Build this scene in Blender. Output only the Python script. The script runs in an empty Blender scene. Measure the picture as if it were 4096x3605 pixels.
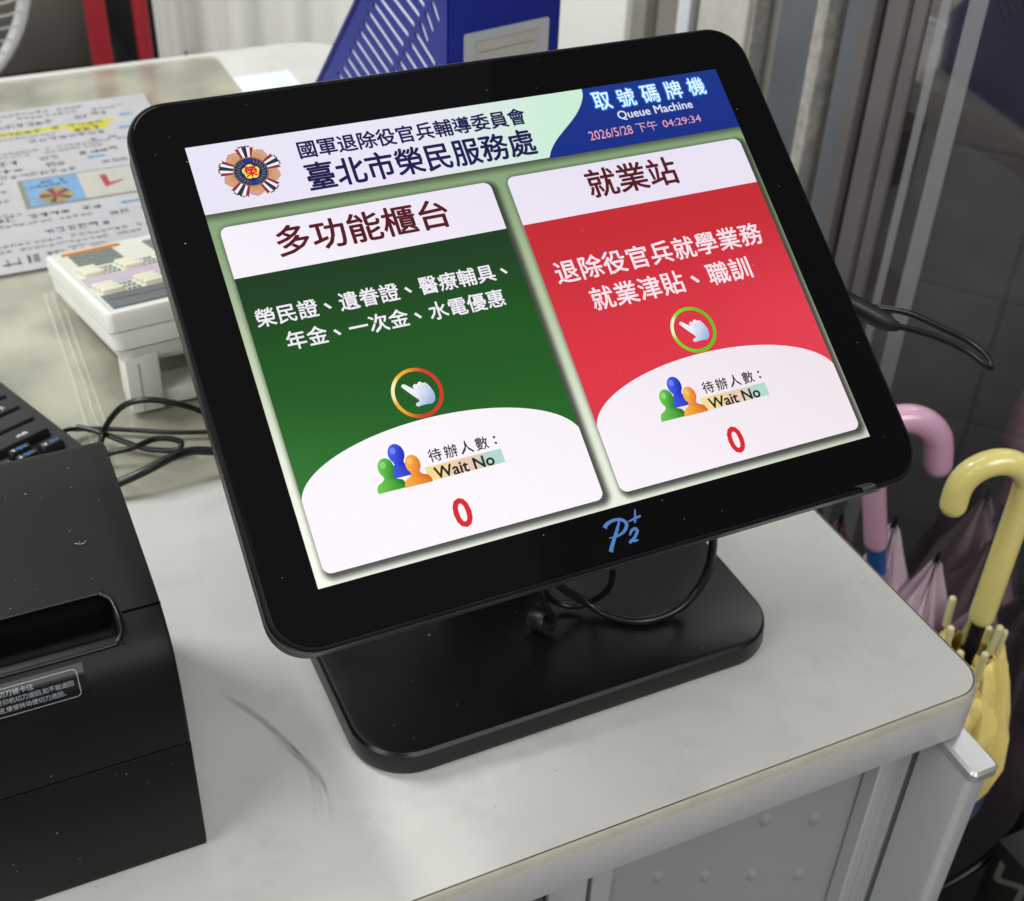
import bpy, bmesh, math, random
from mathutils import Vector, Matrix, geometry, noise
random.seed(7)
scene = bpy.context.scene
COL = scene.collection
# ---------------------------------------------------------------- camera
cam_d = bpy.data.cameras.new('camera')
cam = bpy.data.objects.new('camera', cam_d); COL.objects.link(cam); scene.camera = cam
_R = ((0.9098, -0.4139, 0.0302), (-0.2256, -0.5544, -0.8011), (0.3483, 0.7220, -0.5978))
CAM = Vector((-0.2670, -0.5110, 0.5693))
_m = Matrix(((_R[0][0], -_R[1][0], -_R[2][0]), (_R[0][1], -_R[1][1], -_R[2][1]), (_R[0][2], -_R[1][2], -_R[2][2])))
_q = _m.to_quaternion(); _q.normalize()
cam.matrix_world = Matrix.Translation(CAM) @ _q.to_matrix().to_4x4()
cam_d.sensor_fit = 'HORIZONTAL'; cam_d.sensor_width = 36.0
cam_d.lens = 5229.99 / 4096 * 36.0
cam_d.shift_x = (2048 - 1995.87) / 4096
cam_d.shift_y = (1756.73 - 1802.5) / 4096
cam_d.clip_start = 0.02; cam_d.clip_end = 50
cam_d.dof.use_dof = True; cam_d.dof.focus_distance = 0.655; cam_d.dof.aperture_fstop = 13.0
# ---------------------------------------------------------------- world and lamps
world = bpy.data.worlds.new('World'); scene.world = world; world.use_nodes = True
bg = world.node_tree.nodes['Background']
bg.inputs[0].default_value = (0.93, 0.97, 1.0, 1); bg.inputs[1].default_value = 0.17
def area(name, loc, target, sx, sy, power, col=(1, 1, 1)):
    l = bpy.data.lights.new(name, 'AREA'); l.shape = 'RECTANGLE'; l.size = sx; l.size_y = sy
    l.energy = power; l.color = col
    o = bpy.data.objects.new(name, l); COL.objects.link(o); o.location = loc
    o.rotation_euler = (Vector(target) - Vector(loc)).to_track_quat('-Z', 'Y').to_euler()
    return o
area('window_light', (-2.0, -0.55, 1.35), (-0.05, 0.0, 0.0), 1.5, 1.3, 34, (1.0, 0.98, 0.945))
area('shopfront_light', (0.25, -2.1, 2.0), (0.0, 0.0, 0.0), 2.0, 1.3, 60, (1.0, 0.99, 0.97))
area('overhead_or_fill_light', (-0.55, 0.75, 2.1), (-0.45, 0.75, 0.0), 0.25, 1.2, 8, (0.97, 1.0, 0.98))
area('overhead_or_fill_light', (-1.35, 1.25, 2.1), (0.3, 1.42, 0.0), 1.2, 0.25, 55, (0.97, 1.0, 0.98))  # added fill aimed at the curtain to brighten it, not a room fixture
scene.view_settings.view_transform = 'Standard'; scene.view_settings.look = 'None'
scene.view_settings.exposure = 0.0; scene.view_settings.gamma = 1.0; scene.view_settings.use_curve_mapping = False
scene.cycles.use_denoising = True
scene.cycles.max_bounces = 10; scene.cycles.transparent_max_bounces = 48

# ---------------------------------------------------------------- helpers
def lin(c):
    return tuple(((v / 255 / 12.92) if v <= 10.3 else ((v / 255 + .055) / 1.055) ** 2.4) for v in c)
MATS = {}
def pm(name, col, rough=.5, metal=0., spec=.5, var=None, bump=None, rvar=None, coat=0., trans=0., sheen=0.):
    """procedural principled material; col is linear base colour"""
    m = bpy.data.materials.new(name); m.use_nodes = True; MATS[name] = m
    nt = m.node_tree; b = nt.nodes['Principled BSDF']
    b.inputs['Base Color'].default_value = (*col, 1); b.inputs['Roughness'].default_value = rough
    b.inputs['Metallic'].default_value = metal; b.inputs['Specular IOR Level'].default_value = spec
    if coat: b.inputs['Coat Weight'].default_value = coat; b.inputs['Coat Roughness'].default_value = .1
    if trans: b.inputs['Transmission Weight'].default_value = trans
    if sheen: b.inputs['Sheen Weight'].default_value = sheen
    tc = nt.nodes.new('ShaderNodeTexCoord')
    if var:
        n = nt.nodes.new('ShaderNodeTexNoise'); n.inputs['Scale'].default_value = var[0]; n.inputs['Detail'].default_value = 5
        n.inputs['Roughness'].default_value = .65
        nt.links.new(tc.outputs['Object'], n.inputs['Vector'])
        r = nt.nodes.new('ShaderNodeMapRange'); r.inputs['From Min'].default_value = .3; r.inputs['From Max'].default_value = .7
        r.inputs['To Min'].default_value = 1 - var[1]; r.inputs['To Max'].default_value = 1 + var[1]
        nt.links.new(n.outputs['Fac'], r.inputs['Value'])
        mx = nt.nodes.new('ShaderNodeMix'); mx.data_type = 'RGBA'; mx.blend_type = 'MULTIPLY'; mx.inputs[0].default_value = 1
        mx.inputs[6].default_value = (*col, 1); nt.links.new(r.outputs[0], mx.inputs[7])
        nt.links.new(mx.outputs[2], b.inputs['Base Color'])
    if var and len(var) > 2:                # second, finer layer of wear
        n = nt.nodes.new('ShaderNodeTexNoise'); n.inputs['Scale'].default_value = var[2]; n.inputs['Detail'].default_value = 8; n.inputs['Roughness'].default_value = .7
        nt.links.new(tc.outputs['Object'], n.inputs['Vector'])
        r2 = nt.nodes.new('ShaderNodeMapRange'); r2.inputs['From Min'].default_value = .52; r2.inputs['From Max'].default_value = .78
        r2.inputs['To Min'].default_value = 1; r2.inputs['To Max'].default_value = 1 - var[3]
        nt.links.new(n.outputs['Fac'], r2.inputs['Value'])
        m2 = nt.nodes.new('ShaderNodeMix'); m2.data_type = 'RGBA'; m2.blend_type = 'MULTIPLY'; m2.inputs[0].default_value = 1
        nt.links.new(mx.outputs[2], m2.inputs[6]); nt.links.new(r2.outputs[0], m2.inputs[7]); nt.links.new(m2.outputs[2], b.inputs['Base Color'])
    if rvar:
        n = nt.nodes.new('ShaderNodeTexNoise'); n.inputs['Scale'].default_value = rvar[0]; n.inputs['Detail'].default_value = 4
        nt.links.new(tc.outputs['Object'], n.inputs['Vector'])
        r = nt.nodes.new('ShaderNodeMapRange'); r.inputs['From Min'].default_value = .3; r.inputs['From Max'].default_value = .7
        r.inputs['To Min'].default_value = rough - rvar[1]; r.inputs['To Max'].default_value = rough + rvar[1]
        nt.links.new(n.outputs['Fac'], r.inputs['Value']); nt.links.new(r.outputs[0], b.inputs['Roughness'])
    if bump:
        n = nt.nodes.new('ShaderNodeTexNoise'); n.inputs['Scale'].default_value = bump[0]; n.inputs['Detail'].default_value = 3
        nt.links.new(tc.outputs['Object'], n.inputs['Vector'])
        bp = nt.nodes.new('ShaderNodeBump'); bp.inputs['Strength'].default_value = bump[1]; bp.inputs['Distance'].default_value = .001
        nt.links.new(n.outputs['Fac'], bp.inputs['Height']); nt.links.new(bp.outputs[0], b.inputs['Normal'])
    return m
def root_of(o):
    while o.parent: o = o.parent
    return o
def tag(o, label=None, cat=None, group=None, kind=None):
    if label: o['label'] = label
    if cat: o['category'] = cat
    if group: o['group'] = group
    if kind: o['kind'] = kind
    return o
def thing(name, label, cat, loc=(0, 0, 0), group=None):
    o = bpy.data.objects.new(name, None); COL.objects.link(o); o.location = loc; o.empty_display_size = .02
    return tag(o, label, cat, group)
def obj(name, verts, faces, mat, parent=None, smooth=None, M=None, origin=None):
    """verts in world coordinates (or carried there by M)"""
    if M is not None: verts = [M @ Vector(v) for v in verts]
    base = root_of(parent).location if parent else Vector(origin if origin else (0, 0, 0))
    me = bpy.data.meshes.new(name)
    me.from_pydata([tuple(Vector(v) - base) for v in verts], [], faces)
    bm = bmesh.new(); bm.from_mesh(me); bmesh.ops.recalc_face_normals(bm, faces=bm.faces); bm.to_mesh(me); bm.free()
    if smooth is not None:
        me.polygons.foreach_set('use_smooth', [True] * len(me.polygons)); me.set_sharp_from_angle(angle=math.radians(smooth))
    me.materials.append(mat if not isinstance(mat, str) else MATS[mat])
    o = bpy.data.objects.new(name, me); COL.objects.link(o)
    if parent: o.parent = parent
    else: o.location = base
    return o
def bevbox(x0, x1, y0, y1, z0, z1, bev=.002, seg=2):
    bm = bmesh.new(); bmesh.ops.create_cube(bm, size=1)
    for v in bm.verts:
        v.co = Vector((x0 + (v.co.x + .5) * (x1 - x0), y0 + (v.co.y + .5) * (y1 - y0), z0 + (v.co.z + .5) * (z1 - z0)))
    if bev: bmesh.ops.bevel(bm, geom=bm.edges[:], offset=bev, segments=seg, profile=.5, affect='EDGES')
    bm.verts.index_update()
    v = [w.co.copy() for w in bm.verts]; f = [[w.index for w in g.verts] for g in bm.faces]; bm.free()
    return v, f
def join(*parts):
    V, F = [], []
    for v, f in parts:
        k = len(V); V += list(v); F += [[i + k for i in g] for g in f]
    return V, F
def xf(M, vf): return [M @ Vector(v) for v in vf[0]], vf[1]
def rr(x0, x1, y0, y1, r, seg=8):
    """rounded rectangle outline, counter-clockwise; r may be 4 radii (bl, br, tr, tl)"""
    R = r if isinstance(r, (tuple, list)) else (r,) * 4
    out = []
    for (cx, cy, a0), q in zip(((x0, y0, 180), (x1, y0, 270), (x1, y1, 0), (x0, y1, 90)), R):
        sx = q if cx == x0 else -q; sy = q if cy == y0 else -q
        for i in range(seg + 1):
            a = math.radians(a0 + 90 * i / seg)
            out.append((cx + sx + q * math.cos(a), cy + sy + q * math.sin(a)))
    return out
def loft(rings, cap0=True, cap1=True, closed=True):
    n = len(rings[0]); V = [Vector(p) for r in rings for p in r]; F = []
    for k in range(len(rings) - 1):
        for i in range(n if closed else n - 1):
            j = (i + 1) % n
            F.append([k * n + i, k * n + j, (k + 1) * n + j, (k + 1) * n + i])
    if cap0: F.append(list(range(n))[::-1])
    if cap1: F.append([(len(rings) - 1) * n + i for i in range(n)])
    return V, F
def slab(x0, x1, y0, y1, r, prof, seg=8):
    """rounded rect lofted through prof = [(inset, z), ...]"""
    R = r if isinstance(r, (tuple, list)) else (r,) * 4
    rings = []
    for ins, z in prof:
        rings.append([(x, y, z) for x, y in rr(x0 + ins, x1 - ins, y0 + ins, y1 - ins, [max(q - ins, .0004) for q in R], seg)])
    return loft(rings)
def catmull(P, n=8):
    P = [Vector(p) for p in P]; Q = [P[0] * 2 - P[1]] + P + [P[-1] * 2 - P[-2]]; out = []
    for i in range(1, len(Q) - 2):
        a, b, c, d = Q[i - 1:i + 3]
        for k in range(n):
            t = k / n
            out.append(.5 * ((2 * b) + (c - a) * t + (2 * a - 5 * b + 4 * c - d) * t * t + (3 * b - 3 * c + d - a) * t ** 3))
    out.append(P[-1]); return out
def tube(P, r, seg=10, sm=8, round_ends=False):
    """swept round tube; r a number or list per control point"""
    n = len(P); pts = catmull(P, sm) if sm else [Vector(p) for p in P]
    rs = []
    for k in range(len(pts)):
        if isinstance(r, (list, tuple)):
            t = k / (len(pts) - 1) * (n - 1); i = min(int(t), n - 2); rs.append(r[i] + (r[i + 1] - r[i]) * (t - i))
        else: rs.append(r)
    if round_ends:
        for end in (0, -1):
            d = (pts[0] - pts[1]).normalized() if end == 0 else (pts[-1] - pts[-2]).normalized()
            p = pts[end].copy(); q = rs[end]
            cap = [(p + d * q * math.sin(a), q * math.cos(a)) for a in (.35, .7, 1.0, 1.25, 1.5)]
            for pp, qq in cap:
                if end == 0: pts.insert(0, pp); rs.insert(0, qq)
                else: pts.append(pp); rs.append(qq)
    t0 = (pts[1] - pts[0]).normalized()
    u = t0.orthogonal().normalized(); rings = []
    for k, p in enumerate(pts):
        t = (pts[min(k + 1, len(pts) - 1)] - pts[max(k - 1, 0)]).normalized()
        u = (u - t * u.dot(t)).normalized(); w = t.cross(u)
        rings.append([p + (u * math.cos(2 * math.pi * i / seg) + w * math.sin(2 * math.pi * i / seg)) * rs[k] for i in range(seg)])
    return loft(rings)
def cyl(p, q, r, seg=16, r2=None):
    return tube([p, q], [r, r if r2 is None else r2], seg, 0)
def poly_holes(outer, holes=(), z0=0., z1=.001):
    """flat polygon with holes given a thickness along local z"""
    loops = [list(outer)] + [list(h) for h in holes]
    tris = geometry.tessellate_polygon([[Vector((x, y, 0)) for x, y in l] for l in loops])
    flat = [p for l in loops for p in l]; n = len(flat)
    V = [(x, y, z1) for x, y in flat] + [(x, y, z0) for x, y in flat]
    F = [list(t) for t in tris] + [[i + n for i in t][::-1] for t in tris]
    k = 0
    for l in loops:
        m = len(l)
        for i in range(m):
            j = (i + 1) % m; F.append([k + i, k + j, k + j + n, k + i + n])
        k += m
    return V, F
def text_mesh(s, offset=0., res=3, spacing=1.):
    c = bpy.data.curves.new('tmp', 'FONT'); c.body = s; c.size = 1; c.resolution_u = res; c.space_character = spacing
    o = bpy.data.objects.new('tmp', c); COL.objects.link(o); bpy.context.view_layer.update()
    me = bpy.data.meshes.new_from_object(o.evaluated_get(bpy.context.evaluated_depsgraph_get()))
    V = [v.co.copy() for v in me.vertices]; F = [list(p.vertices) for p in me.polygons]
    bpy.data.objects.remove(o); bpy.data.curves.remove(c); bpy.data.meshes.remove(me)
    if offset > 0:                          # heavier weight: copies of the outline set out all round
        n = 8 if offset < .04 else 14; V0, F0 = V, F; V, F = list(V0), list(F0)
        for k in range(n):
            a = 2 * math.pi * k / n; m = len(V)
            V += [Vector((v.x + offset * math.cos(a), v.y + offset * math.sin(a), (k + 1) * .06)) for v in V0]; F += [[i + m for i in f] for f in F0]
    return V, F
def fit(vf, x0, x1, y0, y1, ref=None):
    """scale a flat mesh to a box (y1 is the top)"""
    V, F = vf; S = ref if ref else V
    a, b = min(v[0] for v in S), max(v[0] for v in S); c, d = min(v[1] for v in S), max(v[1] for v in S)
    return [Vector((x0 + (v[0] - a) / (b - a) * (x1 - x0), y0 + (v[1] - c) / (d - c) * (y1 - y0), v[2])) for v in V], F
def ribbon(pts, w, z=0., sm=6):
    P = catmull([(x, y, 0) for x, y in pts], sm) if sm else [Vector((x, y, 0)) for x, y in pts]
    n = len(P); V = []; F = []
    for k, p in enumerate(P):
        t = (P[min(k + 1, n - 1)] - P[max(k - 1, 0)]).normalized(); nn = Vector((-t.y, t.x, 0))
        s = k / (n - 1) * (len(w) - 1) if isinstance(w, (list, tuple)) else 0
        ww = w if not isinstance(w, (list, tuple)) else w[min(int(s), len(w) - 2)] + (w[min(int(s), len(w) - 2) + 1] - w[min(int(s), len(w) - 2)]) * (s - min(int(s), len(w) - 2))
        V += [(p + nn * ww / 2) + Vector((0, 0, z)), (p - nn * ww / 2) + Vector((0, 0, z))]
    for k in range(n - 1): F.append([2 * k, 2 * k + 1, 2 * k + 3, 2 * k + 2])
    return V, F

# ---------------------------------------------------------------- materials
pm('laminate', (.512, .508, .487), .52, spec=.3, var=(8, .07, 26, .16), rvar=(9, .08), bump=(1500, .03))
pm('edge_band', (.53, .52, .51), .45, var=(20, .04))
pm('edge_seam', (.38, .365, .30), .6, var=(45, .10))
pm('edge_line', (.10, .095, .08), .8, var=(30, .4))
pm('aluminium', (.60, .61, .625), .36, metal=.5, var=(3, .04))
pm('cap_plastic', (.42, .425, .43), .28, metal=.5)
pm('panel_grey', (.30, .31, .32), .45, var=(8, .06))
pm('groove_dark', (.10, .11, .115), .5)
pm('black_plastic', (.007, .007, .008), .42, var=(40, .12), rvar=(30, .07), bump=(2500, .06))
pm('black_satin', (.0045, .0045, .0052), .30, spec=.3, rvar=(20, .06), bump=(3000, .04))
pm('printer_black', (.0045, .0045, .0048), .5, spec=.20, var=(25, .15), bump=(3200, .10), rvar=(14, .06))
pm('seam_black', (.0015, .0015, .0015), 1., spec=0.)
pm('slot_black', (.004, .004, .005), .2)
pm('black_glass', (.0012, .0012, .0014), .06, spec=.38, rvar=(6, .03))
pm('cable_black', (.006, .006, .007), .32, spec=.4)
pm('logo_blue', (.035, .13, .36), .4)
pm('label_white', (.27, .29, .31), .6)
pm('dust_white', (.40, .40, .39), .9)
pm('phone_white', (.66, .66, .62), .38, var=(14, .05))
pm('phone_key', (.62, .60, .48), .45)
pm('phone_grey', (.085, .095, .105), .35)
pm('phone_strip', (.42, .36, .42), .6, var=(120, .10))
pm('phone_label', (.15, .18, .17), .6, var=(300, .3))
pm('phone_face', (.56, .56, .50), .5)
pm('orange_tape', (.55, .22, .04), .6)
pm('paper', (.36, .355, .375), .8, var=(30, .06), bump=(60, .15))
pm('paper_white', (.62, .66, .70), .8, var=(8, .03))
pm('ink', (.055, .055, .065), .8)
pm('ink_soft', (.20, .20, .21), .8)
pm('ink_grey', (.16, .16, .17), .8)
pm('highlighter', (.42, .39, .03), .7, var=(120, .12))
pm('ink_blue', (.05, .22, .38), .7)
pm('photo_blue', (.13, .26, .43), .5, var=(60, .15))
pm('photo_border', (.17, .17, .14), .5)
pm('photo_pale', (.38, .37, .335), .5, var=(40, .06))
pm('badge_gold', (.28, .18, .05), .5, var=(200, .4))
pm('ink_red', (.30, .03, .04), .6)
pm('file_blue', (.006, .014, .19), .30, var=(30, .10), bump=(900, .03))
pm('holder_clear', (.38, .39, .40), .3)
pm('curtain_white', (.86, .86, .82), .8, var=(3, .03))
pm('wall_white', (.70, .70, .66), .75, var=(5, .05))
pm('frame_white', (.62, .64, .65), .45)
pm('frame_beige', (.50, .48, .44), .6, var=(35, .10))
pm('frame_grey', (.22, .21, .19), .5, var=(14, .08))
pm('frame_blue_grey', (.125, .133, .145), .42, metal=.2, var=(9, .10))
pm('frame_taupe', (.125, .117, .115), .45, metal=.2, var=(9, .10))
pm('reflection_grey', (.40, .41, .42), .5)  # see-through grey for the imitated reflections on the door glass
MATS['reflection_grey'].node_tree.nodes['Principled BSDF'].inputs['Alpha'].default_value = .22
pm('frame_dark', (.045, .038, .032), .6)
pm('sealant', (.30, .29, .26), .7, var=(90, .30))
pm('red_paint', (.33, .018, .03), .38, var=(20, .08))
pm('cabinet_brown', (.125, .11, .095), .55, var=(4, .12))
pm('black_fabric', (.010, .010, .011), .85)
pm('fan_white', (.62, .63, .62), .4)
pm('floor_grey', (.10, .10, .105), .5, var=(7, .2))
pm('tile_grey', (.20, .20, .21), .5, var=(9, .22), bump=(40, .2))
pm('grout', (.05, .05, .053), .9)
pm('umbrella_pink', (.66, .38, .53), .22, coat=.5)
pm('umbrella_yellow', (.76, .66, .22), .24, coat=.5)
pm('cloth_yellow', (.84, .68, .22), .75, var=(30, .10), bump=(900, .12))
pm('rib_cream', (.66, .60, .30), .45)
pm('cloth_pink', (.62, .47, .56), .7, var=(25, .15), bump=(900, .12))
pm('cloth_plum', (.16, .10, .14), .7, var=(28, .55), bump=(900, .12))
pm('collar_blue', (.015, .08, .30), .4)
pm('bin_navy', (.022, .034, .085), .4, var=(10, .2))
pm('reflection_box_black', (.016, .016, .017), .5, var=(20, .3))
pm('reflected_print_grey', (.20, .20, .19), .6, var=(60, .3))
pm('steel_dark', (.02, .02, .022), .3, metal=.6)
pm('hair', (.20, .195, .18), .8)
pm('smudge', (.10, .095, .085), .9)
pm('legend_white', (.70, .70, .70), .6)
pm('legend_blue', (.04, .19, .50), .6)
pm('wire_grey', (.60, .61, .60), .4)
# thin clear plastic desk mat
def film(name, tint, gloss, rough, speck=0.):
    m = bpy.data.materials.new(name); m.use_nodes = True; MATS[name] = m; nt = m.node_tree
    nt.nodes.remove(nt.nodes['Principled BSDF']); out = nt.nodes['Material Output']
    tr = nt.nodes.new('ShaderNodeBsdfTransparent'); tr.inputs[0].default_value = (*tint, 1)
    gl = nt.nodes.new('ShaderNodeBsdfGlossy'); gl.inputs['Roughness'].default_value = rough
    mx = nt.nodes.new('ShaderNodeMixShader')
    lw = nt.nodes.new('ShaderNodeLayerWeight'); pw = nt.nodes.new('ShaderNodeMath'); pw.operation = 'POWER'; pw.inputs[1].default_value = 4
    ml = nt.nodes.new('ShaderNodeMath'); ml.operation = 'MULTIPLY_ADD'; ml.inputs[1].default_value = .55 * gloss; ml.inputs[2].default_value = .035 * gloss
    nt.links.new(lw.outputs['Facing'], pw.inputs[0]); nt.links.new(pw.outputs[0], ml.inputs[0]); nt.links.new(ml.outputs[0], mx.inputs[0])
    nt.links.new(tr.outputs[0], mx.inputs[1]); nt.links.new(gl.outputs[0], mx.inputs[2])
    if speck:
        tc = nt.nodes.new('ShaderNodeTexCoord'); n = nt.nodes.new('ShaderNodeTexNoise'); n.inputs['Scale'].default_value = 16; n.inputs['Detail'].default_value = 6
        nt.links.new(tc.outputs['Object'], n.inputs['Vector'])
        r = nt.nodes.new('ShaderNodeMapRange'); r.inputs['From Min'].default_value = .35; r.inputs['From Max'].default_value = .7
        r.inputs['To Min'].default_value = 1.0; r.inputs['To Max'].default_value = 1 - speck
        nt.links.new(n.outputs['Fac'], r.inputs['Value'])
        c = nt.nodes.new('ShaderNodeMix'); c.data_type = 'RGBA'; c.blend_type = 'MULTIPLY'; c.inputs[0].default_value = 1
        c.inputs[6].default_value = (*tint, 1); nt.links.new(r.outputs[0], c.inputs[7]); nt.links.new(c.outputs[2], tr.inputs[0])
    nt.links.new(mx.outputs[0], out.inputs[0]); return m
film('mat_film', (.950, .946, .900), 1.5, .14, speck=.15)
film('tape_film', (.62, .66, .68), 4.0, .30)
def pane_glass():
    m = bpy.data.materials.new('door_glass'); m.use_nodes = True; MATS['door_glass'] = m; nt = m.node_tree
    nt.nodes.remove(nt.nodes['Principled BSDF']); out = nt.nodes['Material Output']
    tr = nt.nodes.new('ShaderNodeBsdfTransparent'); tr.inputs[0].default_value = (.66, .64, .64, 1)
    gl = nt.nodes.new('ShaderNodeBsdfGlossy'); gl.inputs['Roughness'].default_value = .012; gl.inputs[0].default_value = (1, .97, .97, 1)
    mx = nt.nodes.new('ShaderNodeMixShader')
    lw = nt.nodes.new('ShaderNodeLayerWeight'); lw.inputs[0].default_value = .25
    r = nt.nodes.new('ShaderNodeMapRange'); r.inputs['To Min'].default_value = .13; r.inputs['To Max'].default_value = .7
    nt.links.new(lw.outputs['Facing'], r.inputs['Value']); nt.links.new(r.outputs[0], mx.inputs[0])
    nt.links.new(tr.outputs[0], mx.inputs[1]); nt.links.new(gl.outputs[0], mx.inputs[2]); nt.links.new(mx.outputs[0], out.inputs[0])
pane_glass()
# lit display: colour stored per vertex, fine pixel grain, glossy cover
def display_mat():
    m = bpy.data.materials.new('lit_display'); m.use_nodes = True; MATS['lit_display'] = m; nt = m.node_tree
    b = nt.nodes['Principled BSDF']; b.inputs['Base Color'].default_value = (.004, .004, .004, 1)
    b.inputs['Roughness'].default_value = .16; b.inputs['Specular IOR Level'].default_value = .35
    at = nt.nodes.new('ShaderNodeAttribute'); at.attribute_name = 'Col'
    tc = nt.nodes.new('ShaderNodeTexCoord'); n = nt.nodes.new('ShaderNodeTexNoise'); n.inputs['Scale'].default_value = 1100; n.inputs['Detail'].default_value = 1
    nt.links.new(tc.outputs['Object'], n.inputs['Vector'])
    r = nt.nodes.new('ShaderNodeMapRange'); r.inputs['From Min'].default_value = .25; r.inputs['From Max'].default_value = .75
    r.inputs['To Min'].default_value = .97; r.inputs['To Max'].default_value = 1.03
    nt.links.new(n.outputs['Fac'], r.inputs['Value'])
    c = nt.nodes.new('ShaderNodeMix'); c.data_type = 'RGBA'; c.blend_type = 'MULTIPLY'; c.inputs[0].default_value = 1
    nt.links.new(at.outputs['Color'], c.inputs[6]); nt.links.new(r.outputs[0], c.inputs[7])
    nt.links.new(c.outputs[2], b.inputs['Emission Color']); b.inputs['Emission Strength'].default_value = 1.0
display_mat()

# ================================================================ SETTING
FZ = -.74
V, F = bevbox(-2.2, 2.4, -1.6, 3.2, FZ - .05, FZ, 0)
tag(obj('floor', V, F, 'floor_grey', origin=(0, 0, FZ)), kind='structure')
# ---- back wall behind everything
V, F = bevbox(-2.2, .56, 2.3, 2.36, FZ, 1.6, 0)
tag(obj('wall_back', V, F, 'wall_white', origin=(0, 2.3, FZ)), kind='structure')
# ---- white curtain at the far right, hanging in soft folds
V, F = [], []
nx = 150
for i in range(nx + 1):
    x = .075 + (.56 - .075) * i / nx
    for k, z in enumerate((FZ + .02, -.2, .3, .9)):
        fo = .022 * math.sin(x * 62 + .6 * math.sin(x * 23)) + .012 * math.sin(x * 141 + 1 + k * .2)
        V.append((x + .004 * math.sin(k + x * 30), 1.42 + fo * (1 + .15 * k) * (1 - .6 * min(1, max(0, (x - .16) / .1))), z))
for i in range(nx):
    for k in range(3): F.append([i * 4 + k, (i + 1) * 4 + k, (i + 1) * 4 + k + 1, i * 4 + k + 1])
cur = obj('curtain', V, F, 'curtain_white', smooth=60, origin=(.3, 1.42, FZ))
tag(cur, 'white curtain hanging in folds behind the blue magazine file', 'curtain')
md = cur.modifiers.new('thick', 'SOLIDIFY'); md.thickness = .002
# ---- side wall with the glazed door on the right
X0 = .505
V, F = bevbox(X0 - .005, X0 + .06, .787, 1.50, FZ, 1.6, .002)
tag(obj('wall_right', V, F, 'wall_white', origin=(X0, 1.1, FZ)), kind='structure')
df = thing('glass_door', 'dark glazed sliding door with upright metal frames right of the desk', 'door', (X0, .3, FZ))
posts = [(.787, .757, .004, 'frame_grey'), (.757, .706, .018, 'frame_grey'), (.706, .696, .030, 'frame_dark'), (.696, .671, .006, 'frame_white'),
         (.671, .648, .016, 'frame_grey'), (.648, .561, .002, 'frame_beige'), (.561, .554, .006, 'sealant'), (.554, .526, .026, 'frame_grey'), (.526, .456, .014, 'frame_blue_grey'),
         (.456, .438, .001, 'sealant'), (.438, .424, .030, 'frame_dark'), (.424, .395, .010, 'frame_blue_grey'), (.395, .379, .004, 'frame_taupe'),
         (.379, .373, .026, 'frame_dark'), (.373, .347, .010, 'frame_taupe'), (.347, .329, .015, 'frame_taupe')]
for y1, y0, dx, mt in posts:
    V, F = bevbox(X0 + dx, X0 + .06, y0 + .0004, y1 - .0004, FZ + .002, 1.5, .0012, 1)
    obj('door_stile' if mt not in ('sealant',) else 'seal_strip', V, F, mt, df, smooth=40)
V, F = bevbox(X0 + .018, X0 + .022, -1.5, .329, FZ + .05, 1.5, 0)
obj('glass_pane', V, F, 'door_glass', df)
for y0, y1 in ((.306, .316), (.266, .286)):  # pale strips laid on the pane to imitate upright reflections
    V, F = bevbox(X0 + .0172, X0 + .0178, y0, y1, FZ + .05, 1.5, 0); obj('reflected_stripe', V, F, 'reflection_grey', df)
V, F = bevbox(X0 + .005, X0 + .055, -1.5, .329, FZ + .001, FZ + .05, .003); obj('bottom_rail', V, F, 'frame_taupe', df, smooth=40)
# ---- tiled wall outside, seen dimly through the door
wc = Vector((1.02, .62, 0)); wa = math.radians(-50); wd = Vector((math.cos(wa), math.sin(wa), 0)); wn = Vector((wd.y, -wd.x, 0))
if wn.dot(CAM - wc) < 0: wn = -wn
def wallM(s, z, off): return Matrix(((wd.x, 0, wn.x, wc.x + wd.x * s + wn.x * off), (wd.y, 0, wn.y, wc.y + wd.y * s + wn.y * off), (0, 1, 0, z), (0, 0, 0, 1)))
tw = tag(obj('wall_outside', *bevbox(-.62, 1.5, FZ, 1.2, -.05, 0, 0), 'grout', M=wallM(0, 0, 0), origin=tuple(wc)), kind='structure')
tile_me = None
for i in range(-3, 7):
    for k in range(0, 6):
        s = i * .205 + .02; z = FZ + k * .205
        V, F = bevbox(s + .003, s + .202, z + .003, z + .202, -.004, .006, .002, 1)
        t = obj('tile', V, F, 'tile_grey', None, M=wallM(0, 0, 0), origin=tuple(wc)); t.parent = tw; t.location = (0, 0, 0)
# ---- things behind the desk, out of focus
cb = thing('storage_cabinet', 'dark cabinet with a brown-grey drawer front behind the desk', 'cabinet', (-.25, 1.75, FZ))
obj('carcass', *bevbox(-.75, .085, 1.615, 2.05, FZ, .12, .004), 'black_plastic', cb)
obj('drawer_front', *bevbox(-.74, .075, 1.60, 1.614, -.222, -.106, .004), 'cabinet_brown', cb, smooth=40)
obj('drawer_front', *bevbox(-.74, .075, 1.60, 1.614, -.60, -.245, .004), 'cabinet_brown', cb, smooth=40)
ch = thing('office_chair', 'black office chair turned away behind the red frame', 'chair', (.09, 1.45, FZ))
M = Matrix.Translation((.012, 1.46, -.04)) @ Matrix.Rotation(math.radians(-24), 4, 'Y') @ Matrix.Rotation(math.radians(90), 4, 'X')
obj('backrest', *xf(M, slab(-.035, .055, -.20, .22, .03, [(.012, -.02), (0, -.008), (0, .012), (.012, .025)])), 'black_fabric', ch, smooth=50)
obj('seat', *slab(-.14, .24, 1.30, 1.56, .06, [(.012, -.36), (0, -.35), (0, -.32), (.015, -.30)]), 'black_fabric', ch, smooth=50)
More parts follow.
